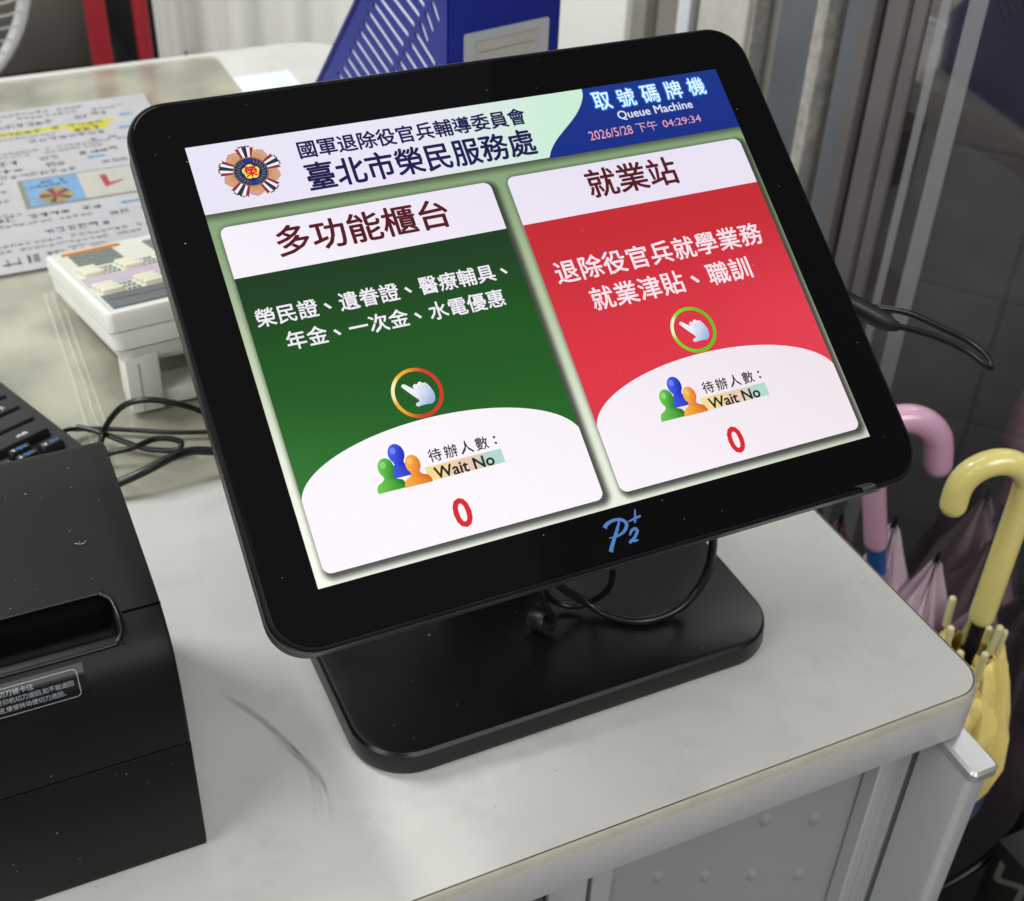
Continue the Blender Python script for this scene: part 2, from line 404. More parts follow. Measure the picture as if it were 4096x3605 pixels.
obj('post', *cyl((.05, 1.43, -.66), (.05, 1.43, -.36), .025), 'steel_dark', ch, smooth=40)
for k in range(5):
    a = k * 1.2566
    obj('leg', *tube([(.05, 1.43, -.66), (.05 + .16 * math.cos(a), 1.43 + .16 * math.sin(a), -.69), (.05 + .24 * math.cos(a), 1.43 + .24 * math.sin(a), -.72)], .018, 8, 4), 'black_plastic', ch, smooth=50)
rf = thing('trolley_frame', 'red painted metal frame with two uprights behind the desk', 'trolley', (.01, 1.3, FZ))
def upright(x, w):
    return join(bevbox(x - w / 2, x + w / 2, 1.29, 1.315, FZ + .02, .5, .003))
obj('upright', *upright(-.019, .026), 'red_paint', rf, smooth=40); obj('upright', *upright(.040, .018), 'red_paint', rf, smooth=40)
obj('crossbar', *bevbox(-.0055, .0305, 1.295, 1.31, -.45, -.43, .002), 'red_paint', rf, smooth=40)
obj('crossbar', *bevbox(-.0055, .0305, 1.295, 1.31, .40, .42, .002), 'red_paint', rf, smooth=40)
obj('foot_plate', *bevbox(-.05, .07, 1.16, 1.30, FZ, FZ + .018, .003), 'red_paint', rf, smooth=40)
# fan, upper left
fa = thing('standing_fan', 'white wire guard of a standing fan at the upper left', 'fan', (-.30, 1.27, FZ))
fc = Vector((-.283, 1.25, .052)); fr_ = .178
def fpt(r, a, d=0): return fc + Vector((math.cos(a) * r, d, math.sin(a) * r))
obj('guard_rim', *loft([[fpt(fr_ + .0085 * math.cos(b), a, .010 * math.sin(b)) for b in [2 * math.pi * j / 8 for j in range(8)]] for a in [2 * math.pi * i / 64 for i in range(65)]], False, False), 'fan_white', fa, smooth=60)
for i in range(56):
    a = 2 * math.pi * i / 56
    obj('guard_wire', *tube([fpt(.04, a - .25, -.045), fpt(.10, a - .12, -.05), fpt(.15, a - .03, -.035), fpt(fr_, a, 0)], .0013, 5, 4), 'wire_grey', fa, smooth=60)
obj('hub', *cyl(fc + Vector((0, -.055, 0)), fc + Vector((0, .06, 0)), .045, 24), 'fan_white', fa, smooth=40)
for i in range(3):
    a = i * 2.094 + .4
    pts = [(fpt(.035, a - .3, .0), fpt(.035, a + .3, .02)), (fpt(.09, a - .45, -.012), fpt(.09, a + .35, .02)), (fpt(.15, a - .35, -.012), fpt(.15, a + .3, .015))]
    V = [p for q in pts for p in q]; obj('blade', V, [[0, 1, 3, 2], [2, 3, 5, 4]], 'frame_grey', fa, smooth=60)
obj('pole', *cyl((fc.x, fc.y + .05, FZ + .02), (fc.x, fc.y + .05, fc.z), .014), 'fan_white', fa, smooth=40)
obj('base', *slab(fc.x - .15, fc.x + .15, 1.15, 1.45, .149, [(0, FZ), (0, FZ + .012), (.02, FZ + .022)], 12), 'frame_dark', fa, smooth=40)

# ================================================================ DESK
DX0, DX1, DY0, DY1 = -1.25, .2350, -.157, 1.007
desk = thing('desk', 'grey laminate office desk with aluminium leg carrying the queue screen', 'desk', (-.5, .42, FZ))
rad = (.028, .0235, .085, .028)
obj('desk_top', *slab(DX0 + .0030, DX1 - .0030, DY0 + .0030, DY1 - .0030, [q - .003 for q in rad], [(0, -.030), (0, -.0006), (.0006, 0)], 10), 'laminate', desk, smooth=40)
ring = [(.0033, -.0045), (.0030, -.0004), (.0024, -.0001), (.0008, -.0016), (.0004, -.0052), (0.0, -.0060), (0, -.0345), (.0015, -.037), (.02, -.0372)]
def band(prof): return [[(x, y, z) for x, y in rr(DX0 + i, DX1 - i, DY0 + i, DY1 - i, [max(q - i, .001) for q in rad], 10)] for i, z in prof]
obj('edge_seam', *loft(band(ring[:6]), False, False), 'edge_seam', desk, smooth=50)
obj('edge_line', *loft(band([(.0036, -.0020), (.0032, .00008), (.0026, .00008), (.0021, -.0012)]), False, False), 'edge_line', desk, smooth=50)
obj('edge_band', *loft(band(ring[5:]), False, False), 'edge_band', desk, smooth=40)
lg = obj('leg', *join(bevbox(.2108, .2268, -.1795, -.1370, FZ + .03, -.0445, .0045, 4)), 'aluminium', desk, smooth=40)
obj('inner_profile', *bevbox(.2105, .222, -.1342, -.085, FZ + .03, -.0376, .001), 'aluminium', lg, smooth=40)
obj('side_strip', *bevbox(.2270, .2292, -.1740, -.1380, FZ + .03, -.0445, .0008, 1), 'aluminium', lg, smooth=40)
obj('groove', *bevbox(.2125, .2215, -.1372, -.1343, FZ + .03, -.040, 0), 'groove_dark', lg)
obj('leg_foot', *bevbox(.208, .226, -.185, .2, FZ, FZ + .03, .004), 'aluminium', lg, smooth=40)
# plastic cap over the leg
capp = [(0, -.0440), (0, -.0385), (.0012, -.0365)]
V, F = slab(.2098, .2300, -.1822, -.118, .004, [(0, -.0475), (0, -.0420), (.0018, -.0402)], 5)
V = [Vector((v.x, v.y, v.z + (.0026 if v.z > -.0425 else 0) * min(1, max(0, (v.y + .1822) / .04)))) for v in V]
obj('leg_cap', V, F, 'cap_plastic', desk, smooth=35)
pd_ = Vector((math.cos(math.radians(158)), math.sin(math.radians(158)), 0)); pn_ = Vector((-pd_.y, pd_.x, 0)); pn_ = pn_ if pn_.y < 0 else -pn_
def panM(s_, z, off=0): return Matrix(((pd_.x, -pn_.x, 0, .205 + pd_.x * s_ + pn_.x * off), (pd_.y, -pn_.y, 0, -.112 + pd_.y * s_ + pn_.y * off), (0, 0, 1, z), (0, 0, 0, 1)))
mp = obj('modesty_panel', *xf(panM(0, 0), bevbox(-.004, .162, 0, .003, FZ + .12, -.040, .0008, 1)), 'panel_grey', desk)
obj('panel_edge', *xf(panM(0, 0), bevbox(.1625, .176, -.006, .004, FZ + .12, -.0385, .001, 1)), 'aluminium', mp, smooth=40)
obj('panel_edge', *bevbox(.2005, .2103, -.124, -.1115, FZ + .12, -.0385, .001, 1), 'aluminium', mp, smooth=40)
obj('upright_profile', *xf(panM(0, 0), bevbox(.178, .206, -.004, .02, FZ + .03, -.038, .003)), 'aluminium', desk, smooth=40)
obj('upright_profile', *xf(panM(0, 0), bevbox(.2075, .250, .004, .02, FZ + .03, -.038, .002)), 'groove_dark', desk)
def dome(n=14, m=5):
    rings = []
    for k in range(m + 1):
        t = k / m
        rings.append([((1 - t) * math.cos(2 * math.pi * i / n), -(math.sin(t * math.pi / 2) ** 1.5), (1 - t) * math.sin(2 * math.pi * i / n)) for i in range(n)])
    return loft(rings, False, True)
for r in range(6):
    for c in range(5):
        Md = panM(.0285 + c * .0335, -.100 - r * .0622) @ Matrix.Diagonal((.0042, .0016, .0078, 1))
        obj('embossed_dimple', *xf(Md, dome()), 'panel_grey', mp, smooth=80)
for x, y in ((-1.2, -.1), (-1.2, .95), (.19, .95)):
    obj('leg', *bevbox(x - .02, x + .02, y - .02, y + .02, FZ, -.0375, .003), 'aluminium', desk, smooth=40)

# ---- clear plastic mat and what lies under it
MZ = .0030
mat_o = obj('desk_mat', *slab(-1.15, .066, .205, .985, .012, [(0, .0022), (0, .0030), (.0006, .0034)], 6), 'mat_film', smooth=30, origin=(-.5, .6, 0))
tag(mat_o, 'clear yellowish plastic desk mat covering the back of the desk', 'desk mat')
def scuff_mat():
    m = bpy.data.materials.new('scuff'); m.use_nodes = True; MATS['scuff'] = m; nt = m.node_tree
    b = nt.nodes['Principled BSDF']; b.inputs['Base Color'].default_value = (.62, .61, .50, 1); b.inputs['Roughness'].default_value = .6; b.inputs['Alpha'].default_value = .28
scuff_mat()
for P, w in (([(-.205, .50), (-.2055, .389), (-.2053, .3685), (-.2062, .335), (-.2068, .301), (-.207, .262)], .0022), ([(-.1985, .50), (-.1989, .386), (-.1985, .35), (-.1998, .315), (-.199, .298), (-.200, .250)], .0015), ([(-.193, .47), (-.1936, .384), (-.1937, .343), (-.1937, .307), (-.194, .255)], .0014)):
    obj('scuff_line', *ribbon(P, w, .0036), 'scuff', mat_o)
# instruction sheet lying on the mat, upside down to the viewer
sh = thing('instruction_sheet', 'printed sheet with yellow highlighting and a blue photo strip on the mat', 'paper', (-.2, .73, .0036))
obj('sheet', *bevbox(-.43, -.0365, .5435, .8965, .0036, .0039, 0), 'paper', sh)
def glyph(x, y, s):
    """an unreadable printed character: a few short strokes"""
    parts = []
    for _ in range(random.randint(4, 6)):
        if random.random() < .55:
            yy = y + random.uniform(.05, .95) * s; parts.append(([(x, yy, 0), (x + s * random.uniform(.6, .92), yy, 0), (x + s * .9, yy + s * .10, 0), (x, yy + s * .10, 0)], [[0, 1, 2, 3]]))
        else:
            xx = x + random.uniform(.05, .85) * s; parts.append(([(xx, y, 0), (xx + s * .11, y, 0), (xx + s * .11, y + s * random.uniform(.5, .95), 0), (xx, y + s * .8, 0)], [[0, 1, 2, 3]]))
    return parts
def print_line(x0, x1, y, s, mt, parent, gap=.12, z=.0042):
    parts = []; x = x0; d = 1
    while x < x1 - s:
        if random.random() > gap: parts += glyph(x, y, s)
        x += s * 1.08
    if parts:
        V, F = join(*parts); o = obj('print_line', V, F, mt, parent, M=Matrix.Translation((0, 0, z))); o['kind'] = 'stuff'
PZ = .0042
rows = [(.8495, -.42, -.132, .0090, 'ink'), (.852, -.118, -.100, .008, 'ink_grey'), (.856, -.100, -.083, .008, 'ink_grey'), (.831, -.42, -.130, .0085, 'ink'), (.8325, -.128, -.084, .0085, 'ink_grey'), (.8185, -.124, -.090, .0085, 'ink'),
        (.8055, -.42, -.20, .0085, 'ink_grey'), (.8060, -.171, -.088, .0090, 'ink_grey'), (.7915, -.112, -.086, .0080, 'ink_grey'), (.7610, -.168, -.086, .0090, 'ink'), (.7600, -.42, -.18, .009, 'ink'), (.7435, -.42, -.134, .0095, 'ink'), (.7285, -.42, -.128, .0085, 'ink_grey'), (.733, -.112, -.072, .008, 'ink_grey'),
        (.6390, -.42, -.120, .0090, 'ink'), (.6200, -.126, -.060, .0085, 'ink_grey'), (.6040, -.187, -.122, .0090, 'ink'), (.5560, -.40, -.050, .0175, 'ink_grey'), (.7760, -.42, -.10, .0060, 'ink_soft'), (.7850, -.42, -.07, .0055, 'ink_soft'), (.5900, -.42, -.06, .0060, 'ink_soft'), (.5800, -.42, -.06, .0055, 'ink_soft'), (.6280, -.42, -.14, .0055, 'ink_soft'), (.6490, -.42, -.20, .0055, 'ink_soft'), (.7180, -.42, -.205, .0060, 'ink_soft'), (.7000, -.42, -.205, .0060, 'ink_soft'), (.6800, -.42, -.205, .0060, 'ink_soft'), (.8200, -.42, -.14, .0055, 'ink_soft'), (.880, -.42, -.10, .0065, 'ink_grey'), (.868, -.42, -.06, .0065, 'ink_grey')]
for y, a, b, s_, mt in rows: print_line(a, b, y, s_, mt, sh, .08, PZ)
for x0, x1, y0, y1 in ((-.42, -.0805, .8302, .8410), (-.1270, -.0895, .8190, .8300)):
    obj('highlight', *bevbox(x0, x1, y0, y1, .0039, .0040, 0), 'highlighter', sh)
def arrow(x, y, L, h):
    return poly_holes([(x, y), (x + h * 1.2, y + h), (x + h * 1.0, y + h * .45), (x + L, y + h * .45), (x + L, y - h * .45), (x + h * 1.0, y - h * .45), (x + h * 1.2, y - h)], (), .0039, .0041)
for x, y, L, h in ((-.074, .847, .014, .0045), (-.081, .8138, .014, .0045), (-.1245, .7525, .0185, .0045), (-.1135, .6427, .020, .0045)):
    obj('arrow_mark', *arrow(x, y, L, h), 'ink_blue', sh)
ps = obj('photo_strip', *bevbox(-.1955, -.055, .6590, .7215, .0040, .0042, 0), 'photo_border', sh)
obj('photo_blue', *bevbox(-.1905, -.1405, .6620, .7190, .0043, .0044, 0), 'photo_blue', ps)
obj('photo_pale', *bevbox(-.1404, -.058, .6620, .7190, .0043, .0044, 0), 'photo_pale', ps)
def disc(cx, cy, rx, ry, z, n=24): return [(cx + rx * math.cos(2 * math.pi * i / n), cy + ry * math.sin(2 * math.pi * i / n), z) for i in range(n)], [list(range(n))]
obj('badge', *disc(-.1657, .679, .0155, .0165, .0046), 'badge_gold', ps)
for k in range(5):
    a = k * 1.2566 + .6
    V, F = poly_holes([(-.1657 + .005 * math.cos(a - .4), .679 + .0055 * math.sin(a - .4)), (-.1657 + .0145 * math.cos(a - .18), .679 + .0155 * math.sin(a - .18)), (-.1657 + .0145 * math.cos(a + .18), .679 + .0155 * math.sin(a + .18)), (-.1657 + .005 * math.cos(a + .4), .679 + .0055 * math.sin(a + .4))], (), .0047, .0048)
    obj('badge_ribbon', V, F, 'ink', ps)
obj('badge_centre', *disc(-.1657, .679, .0042, .0045, .0049), 'ink_red', ps)
V, F = poly_holes([(-.1204, .7065), (-.1142, .7076), (-.1137, .6880), (-.1000, .6915), (-.1002, .6895), (-.1130, .6830), (-.1191, .6798)], (), .0044, .0047)
obj('red_mark', V, F, 'ink_red', ps)
for y, a, b, s_ in ((.7080, -.176, -.152, .0055), (.6995, -.186, -.145, .0055)):
    print_line(a, b, y, s_, 'ink', ps, .1, .0047)
ws = obj('paper_sheet', *bevbox(.0675, .134, .60, .916, .0004, .0009, 0), 'paper_white', origin=(.1, .75, 0))
tag(ws, 'blank white sheet at the far right of the desk beside the mat', 'paper')

V, F = [], []
for i in range(25):
    for j in range(25):
        x = .072 + .056 * i / 24; y = .66 + .13 * j / 24
        h = .012 + .014 * noise.noise(Vector((x * 60, y * 45, 3))) + .008 * noise.noise(Vector((x * 160, y * 120, 9)))
        V.append((x, y, .0012 + max(.0, h) * math.sin(math.pi * i / 24) ** .5 * math.sin(math.pi * j / 24) ** .5))
for i in range(24):
    for j in range(24): F.append([i * 25 + j, (i + 1) * 25 + j, (i + 1) * 25 + j + 1, i * 25 + j + 1])
film('wrap_film', (.93, .93, .93), 6.0, .12)
tag(obj('plastic_wrap', V, F, 'wrap_film', smooth=25, origin=(.1, .72, 0)), 'crumpled clear plastic wrap on the desk behind the screen, mirrored in the door', 'plastic wrap')

# ================================================================ QUEUE SCREEN (all-in-one touch terminal)
TILT = math.radians(54.342); SW, SH = .3041, .2281
un = Vector((1, 0, 0)); vn = Vector((0, math.sin(TILT), math.cos(TILT))); nn_ = Vector((0, -math.cos(TILT), math.sin(TILT)))
SM = Matrix(((un.x, vn.x, nn_.x, 0), (un.y, vn.y, nn_.y, 0), (un.z, vn.z, nn_.z, .23), (0, 0, 0, 1)))
qt = thing('queue_terminal', 'black touch-screen queue ticket terminal with lit menu on its stand', 'touch screen', (0, .0, 0))
obj('front_glass', *xf(SM, slab(-.1752, .1752, -.1388, .1398, .019, [(0, -.0022), (0, -.0007), (.0007, 0)], 12)), 'black_glass', qt, smooth=35)
obj('bezel_frame', *xf(SM, slab(-.1778, .1778, -.1414, .1424, .0215, [(.004, -.0150), (.0012, -.0135), (.0004, -.0095), (0, -.0050), (.0004, -.0024), (.0014, -.0012), (.0024, -.0013), (.0026, -.0022)], 12)), 'black_satin', qt, smooth=30)
obj('back_shell', *xf(SM, slab(-.1768, .1768, -.1404, .1414, .0205, [(.030, -.046), (.020, -.044), (.004, -.030), (.0006, -.0245), (.0006, -.0162), (.003, -.0150)], 12)), 'black_plastic', qt, smooth=40)
# stand
bp_ = obj('base_plate', *slab(-.1305, .1350, -.0855, .115, (.034, .034, .03, .03), [(.004, .0022), (.0012, .0030), (.0006, .0052), (.0016, .0158), (.0032, .0176), (.0055, .0182)], 12), 'black_satin', qt, smooth=30)
for x, y in ((-.106, -.066), (.108, -.066), (-.106, .095), (.108, .095)):
    obj('rubber_foot', *slab(x - .013, x + .013, y - .013, y + .013, .0128, [(0, 0), (0, .004)], 8), 'cable_black', bp_, smooth=40)
def crease(x0, y0, x1, y1): return tube([(x0, y0, .0182), (x1, y1, .0182)], .0011, 8, 0)
obj('stiffening_rib', *xf(Matrix.Identity(4), crease(-.106, .012, -.108, .05)), 'black_satin', bp_, smooth=60)
obj('stiffening_rib', *crease(.108, .012, .106, .05), 'black_satin', bp_, smooth=60)
neck = [[(x, y, z) for x, y in rr(-.045 + k * .004, .045 - k * .004, .030 + yo, .070 + yo, .012, 4)] for k, (z, yo) in enumerate(((.0175, 0), (.06, .004), (.11, .012), (.155, .018), (.19, .022)))]
obj('neck', *loft(neck), 'black_satin', qt, smooth=40)
obj('hinge', *cyl((-.055, .085, .185), (.055, .085, .185), .017, 20), 'black_plastic', qt, smooth=40)
obj('mount_plate', *xf(SM, slab(-.06, .06, -.05, .05, .006, [(0, -.056), (0, -.0462)], 4)), 'black_plastic', qt, smooth=40)

# ---- lit display
disp = obj('display_panel', *xf(SM, bevbox(-SW / 2, SW / 2, -SH / 2, SH / 2, -.0002, .0001, 0)), 'black_glass', qt)
def uv(px, py): return (px / 1024 - .5) * SW, (.5 - py / 768) * SH
def mixc(a, b, t): return tuple(a[i] + (b[i] - a[i]) * t for i in range(3))
def sst(a, b, x): t = min(1, max(0, (x - a) / (b - a))); return t * t * (3 - 2 * t)
def ui(name, verts, faces, col, lvl):
    """verts in display pixels; col an sRGB triple or a function of pixel position, or a list per vertex"""
    me_v = [(*uv(v[0], v[1]), .00012 + (lvl + (v[2] if len(v) > 2 else 0)) * .00006) for v in verts]
    o = obj(name, me_v, faces, 'lit_display', disp, M=SM)
    at = o.data.color_attributes.new('Col', 'FLOAT_COLOR', 'POINT')
    for i, v in enumerate(verts):
        c = col(v[0], v[1]) if callable(col) else (col[i] if isinstance(col, list) else col)
        at.data[i].color = (*lin(c), 1)
    return o
def ui_text(s, x0, x1, y0, y1, col, lvl=6, off=.0, name='lettering', res=3, dx=0, dy=0, ref_off=None):
    vf = text_mesh(s, off, res)
    ref = text_mesh(s, 0, res)[0]
    V, F = fit(vf, x0, x1, -y1, -y0, ref)
    return ui(name, [(v.x + dx, -v.y + dy, v.z) for v in V], F, col, lvl)
def grid(x0, x1, nx, y0, y1, ny, warp=None):
    V = []; F = []
    for j in range(ny + 1):
        for i in range(nx + 1):
            a, b = i / nx, j / ny
            V.append(warp(a, b) if warp else (x0 + (x1 - x0) * a, y0 + (y1 - y0) * b))
    for j in range(ny):
        for i in range(nx):
            k = j * (nx + 1) + i; F.append([k, k + 1, k + nx + 2, k + nx + 1])
    return V, F
def rsdf(x, y, x0, x1, y0, y1, r):
    qx = abs(x - (x0 + x1) / 2) - (x1 - x0) / 2 + r; qy = abs(y - (y0 + y1) / 2) - (y1 - y0) / 2 + r
    return math.hypot(max(qx, 0), max(qy, 0)) + min(max(qx, qy), 0) - r
CL = (15, 496, 153, 750); CR = (528, 1012, 151, 749)
def bgcol(x, y):
    t = y / 768
    c = mixc((134, 163, 121), (172, 191, 152), sst(.15, .5, t)); c = mixc(c, (220, 226, 208), sst(.5, .95, t))
    c = mixc(c, (250, 255, 242), (1 - x / 1024) * sst(.25, 1, t) * .95)
    c = mixc(c, (200, 202, 186), sst(600, 1024, x) * sst(.5, 1, t) * .6)
    s = 0
    for a, b, cc, d in (CL, CR):
        s = max(s, (1 - sst(-2, 13, rsdf(x - 5, y - 5, a, b, cc, d, 12))) * .80)
    s = max(s, (1 - sst(120, 145, y)) * .80)
    return mixc(c, (38, 40, 36), s)
ui('menu_background', *grid(0, 1024, 256, 0, 768, 192), bgcol, 0)
def whit(x, y):
    c = mixc((233, 226, 244), (240, 226, 234), sst(100, 700, y))
    return mixc(c, (252, 247, 253), sst(.35, 1.15, (1 - x / 1024) * .75 + y / 768 * .62))
def headcol(x, y): return mixc((234, 229, 246), (203, 238, 214), sst(330, 720, x + (y - 60) * .3))
ui('header_banner', *grid(0, 760, 60, 0, 126, 12), headcol, 1)
curve = [(735, 0), (732, 14), (722, 31), (707, 48), (688, 64), (668, 79), (648, 95), (632, 112), (622, 128)]
cv = [tuple(p)[:2] for p in catmull([(x, y, 0) for x, y in curve], 4)]
V = []; F = []
for i, (x, y) in enumerate(cv):
    V += [(x, y), (1024, y)]
    if i: F.append([2 * i - 2, 2 * i - 1, 2 * i + 1, 2 * i])
ui('banner_corner', V, F, lambda x, y: mixc((18, 50, 138), (14, 42, 132), y / 128), 2)
def card_rows(x0, x1, y0, y1, r, ya, yb, nx=24, ny=24):
    """part of a rounded card between heights ya and yb"""
    ys = sorted(set([ya + (yb - ya) * i / ny for i in range(ny + 1)] + [y0 + r * (1 - math.cos(k * .1963)) for k in range(9) if ya <= y0 + r * (1 - math.cos(k * .1963)) <= yb] + [y1 - r * (1 - math.cos(k * .1963)) for k in range(9) if ya <= y1 - r * (1 - math.cos(k * .1963)) <= yb]))
    V = []; F = []
    for j, y in enumerate(ys):
        d = max(0, (y0 + r) - y, y - (y1 - r)); ins = r - math.sqrt(max(0, r * r - d * d))
        for i in range(nx + 1): V.append((x0 + ins + (x1 - x0 - 2 * ins) * i / nx, y))
        if j:
            for i in range(nx):
                k = (j - 1) * (nx + 1) + i; F.append([k, k + 1, k + nx + 2, k + nx + 1])
    return V, F
def green(x, y):
    c = mixc((23, 58, 25), (25, 86, 27), sst(246, 430, y)); c = mixc(c, (33, 102, 33), sst(430, 640, y))
    return mixc(c, (58, 124, 56), sst(260, 0, x) * sst(420, 640, y) * .7)
def red(x, y):
    c = mixc((196, 40, 50), (222, 52, 68), sst(246, 560, y)); return mixc(c, (228, 72, 92), sst(700, 1000, x) * sst(300, 560, y) * .5)
for (x0, x1, y0, y1), colf, dx in ((CL, green, 0), (CR, red, 512)):
    ui('menu_card', *card_rows(x0, x1, y0, y1, 14, y0, y1, 30, 60), whit, 1)
    cxm = (x0 + x1) / 2 + 1; hw = (x1 - x0) / 2
    def dome_y(x): return 637 - 91 * math.sqrt(max(0, 1 - ((x - cxm) / (hw + 2)) ** 2))
    nxx = 80
    V = []; F = []
    for i in range(nxx + 1):
        x = cxm - 1 - hw * math.cos(math.pi * i / nxx)
        yb = dome_y(x)
        for j in range(17): V.append((x, 246 + (yb - 246) * j / 16))
        if i:
            for j in range(16): F.append([(i - 1) * 17 + j, i * 17 + j, i * 17 + j + 1, (i - 1) * 17 + j + 1])
    ui('card_field', V, F, colf, 2)
NAVY = (22, 20, 88)
def navy(x, y): return mixc((18, 18, 96), (22, 20, 60), (math.sin(x * .7) * math.sin(y * .9) + 1) / 2)
ui_text('國軍退除役官兵輔導委員會', 183, 606, 20, 53, navy, 6, .022)
ui_text('臺北市榮民服務處', 183, 605, 63, 115, navy, 6, .020)
GL = '取號碼牌機'
for gi, chh in enumerate(GL):
    a = 748 + gi * 50.6; yy = 12 + (0, 1, 1, 0, 0)[gi]
    for off, col, lv in ((.085, (22, 80, 175), 3), (.055, (45, 130, 215), 4), (.028, (110, 195, 245), 5), (.004, (238, 250, 255), 6)):
        ui_text(chh, a, a + 35, yy, yy + 37, col, lv, off, 'glowing_lettering', 2)
ui_text('Queue Machine', 785, 944, 57, 77, (222, 232, 246), 6, .014)
ui_text('2026/5/28', 714, 803, 88.5, 107, (236, 168, 178), 6, 0)
ui_text('下午', 812, 856, 86.5, 107, (214, 170, 196), 6, 0)
ui_text('04:29:34', 868, 950, 90, 105, (236, 168, 178), 6, 0)
MAROON = (86, 14, 26)
ui_text('多功能櫃台', 100, 402, 169, 223, MAROON, 6, .017)
ui_text('就業站', 675, 857, 164, 220, MAROON, 6, .017)
WT = (242, 236, 246)
def cjk_line(s, x0, pitch, y0, y1, col):
    for k, c_ in enumerate(s):
        if c_ == '、':
            w = (y1 - y0); ui('lettering', [(x0 + k * pitch + w * .30, y0 + w * .44), (x0 + k * pitch + w * .42, y0 + w * .36), (x0 + k * pitch + w * .68, y0 + w * .66), (x0 + k * pitch + w * .56, y0 + w * .74)], [[0, 1, 2, 3]], col, 6)
        else:
            vf = text_mesh(c_, .016, 2); S = (y1 - y0) / .93
            ui('lettering', [(x0 + k * pitch + v.x * S, y1 - .085 * S - v.y * S, v.z) for v in vf[0]], vf[1], col, 6)
cjk_line('榮民證、遺眷證、醫療輔具、', 28, 35.0, 305, 337, WT)
cjk_line('年金、一次金、水電優惠', 65, 35.0, 353, 385, WT)
cjk_line('退除役官兵就學業務', 552, 47.2, 325, 368, (246, 226, 234))
cjk_line('就業津貼、職訓', 599, 47.2, 386, 429, (246, 226, 234))
def ring_poly(cx, cy, ro, ri, n=48):
    V = []; F = []
    for i in range(n):
        a = 2 * math.pi * i / n; V += [(cx + ro * math.cos(a), cy + ro * math.sin(a)), (cx + ri * math.cos(a), cy + ri * math.sin(a))]
        j = (i + 1) % n; F.append([2 * i, 2 * i + 1, 2 * j + 1, 2 * j])
    return V, F
def ringcol(cx, cy, hot, mid, cold):
    def f(x, y):
        a = math.atan2(y - cy, x - cx); d = (math.cos(a - math.radians(-160)) + 1) / 2
        return mixc(mixc(cold, mid, sst(.3, .85, d)), hot, sst(.88, 1, d))
    return f
HAND = [(-27, -18), (-24, -22), (-20, -21), (-5, -8), (-7, -14), (-3, -18), (2, -16), (4, -19), (9, -20), (12, -16), (16, -17), (20, -13), (24, -6), (27, 4), (27, 12), (24, 20), (17, 24), (8, 23), (0, 23), (-8, 24), (-12, 21), (-10, 17), (-3, 15), (-4, 11), (-11, 3), (-18, -6)]
for cx, rc in ((247, ((255, 240, 190), (240, 175, 40), (214, 52, 34))), (768, ((235, 255, 215), (120, 215, 40), (92, 195, 30)))):
    ui('touch_ring', *ring_poly(cx, 501, 43.5, 37.5), ringcol(cx, 501, *rc), 6)
    hp = [(cx + 2 + x * .93, 502 + y * .93) for x, y in HAND]
    ui('hand_icon', hp, [list(range(len(hp)))], lambda x, y, cx=cx: mixc((246, 246, 252), (150, 178, 224), sst(-8, 34, (x - cx) * .8 + (y - 502) * .7)), 7)
    for k in range(3):
        qx, qy = cx + 5 + k * 5.2, 491 - k * 1.2
        ui('finger_crease', [(qx, qy), (qx + 1.4, qy - .3), (qx + 3.4, qy + 8), (qx + 2, qy + 8.4)], [[0, 1, 2, 3]], (178, 190, 216), 8)
def bust(cx, top, s):
    o = []
    for i in range(17):
        a = math.radians(230 - 280 * i / 16); o.append((cx + 13.5 * s * math.cos(a), top + 17 * s - 17 * s * math.sin(a)))
    o += [(cx + 8 * s, top + 34 * s), (cx + 12 * s, top + 38 * s), (cx + 21 * s, top + 42 * s), (cx + 25 * s, top + 50 * s), (cx + 25 * s, top + 56 * s), (cx - 25 * s, top + 56 * s), (cx - 25 * s, top + 50 * s), (cx - 21 * s, top + 42 * s), (cx - 12 * s, top + 38 * s), (cx - 8 * s, top + 34 * s)]
    return o
for dx in (0, 511):
    for (bx, by, s_, hi, lo, lv) in ((181, 575, 1.0, (70, 95, 235), (18, 28, 170), 5), (158, 594, .98, (110, 205, 80), (32, 120, 30), 6), (202, 599, .92, (250, 178, 70), (222, 104, 22), 7)):
        P = bust(bx + dx, by, s_); P = [(x, min(y, 650)) for x, y in P]
        ui('people_icon', P, [list(range(len(P)))], lambda x, y, bx=bx + dx, by=by, hi=hi, lo=lo: mixc(hi, lo, sst(-14, 20, (x - bx) + .35 * (y - by - 20))), lv)
        hd = [(bx + dx - 4 * s_ + 5 * s_ * math.cos(a * .5236), by + 11 * s_ + 6 * s_ * math.sin(a * .5236)) for a in range(12)]
        ui('people_shine', hd, [list(range(12))], mixc(hi, (255, 255, 255), .22), lv + .5)
    def wb(x, y, dx=dx):
        c = mixc((248, 226, 140), (238, 206, 172), sst(235, 290, x - dx)); c = mixc(c, (170, 222, 205), sst(290, 335, x - dx))
        return mixc(c, (214, 190, 214), .35 * (math.sin((x - dx) * .16 + y * .3) + 1) / 2)
    ui('wait_strip', *grid(219 + dx, 352 + dx, 30, 625, 649, 4), wb, 4)
    for k, c_ in enumerate('待辦人數'):
        vf = text_mesh(c_, .013, 2); S = 23.5
        ui('lettering', [(230 + dx + k * 27.2 + v.x * S, 618 - v.y * S, v.z) for v in vf[0]], vf[1], (52, 36, 44), 8)
    for yy in (604, 614): ui('lettering', *ring_poly(347 + dx, yy, 2.2, .2, 10), (40, 34, 40), 8)
    ui_text('Wait No', 232 + dx, 334 + dx, 629.5, 648.5, (34, 30, 34), 9, .024)
    ui_text('0', 241.5 + dx, 268.5 + dx, 688.5, 734.5, (216, 36, 44), 8, .026)
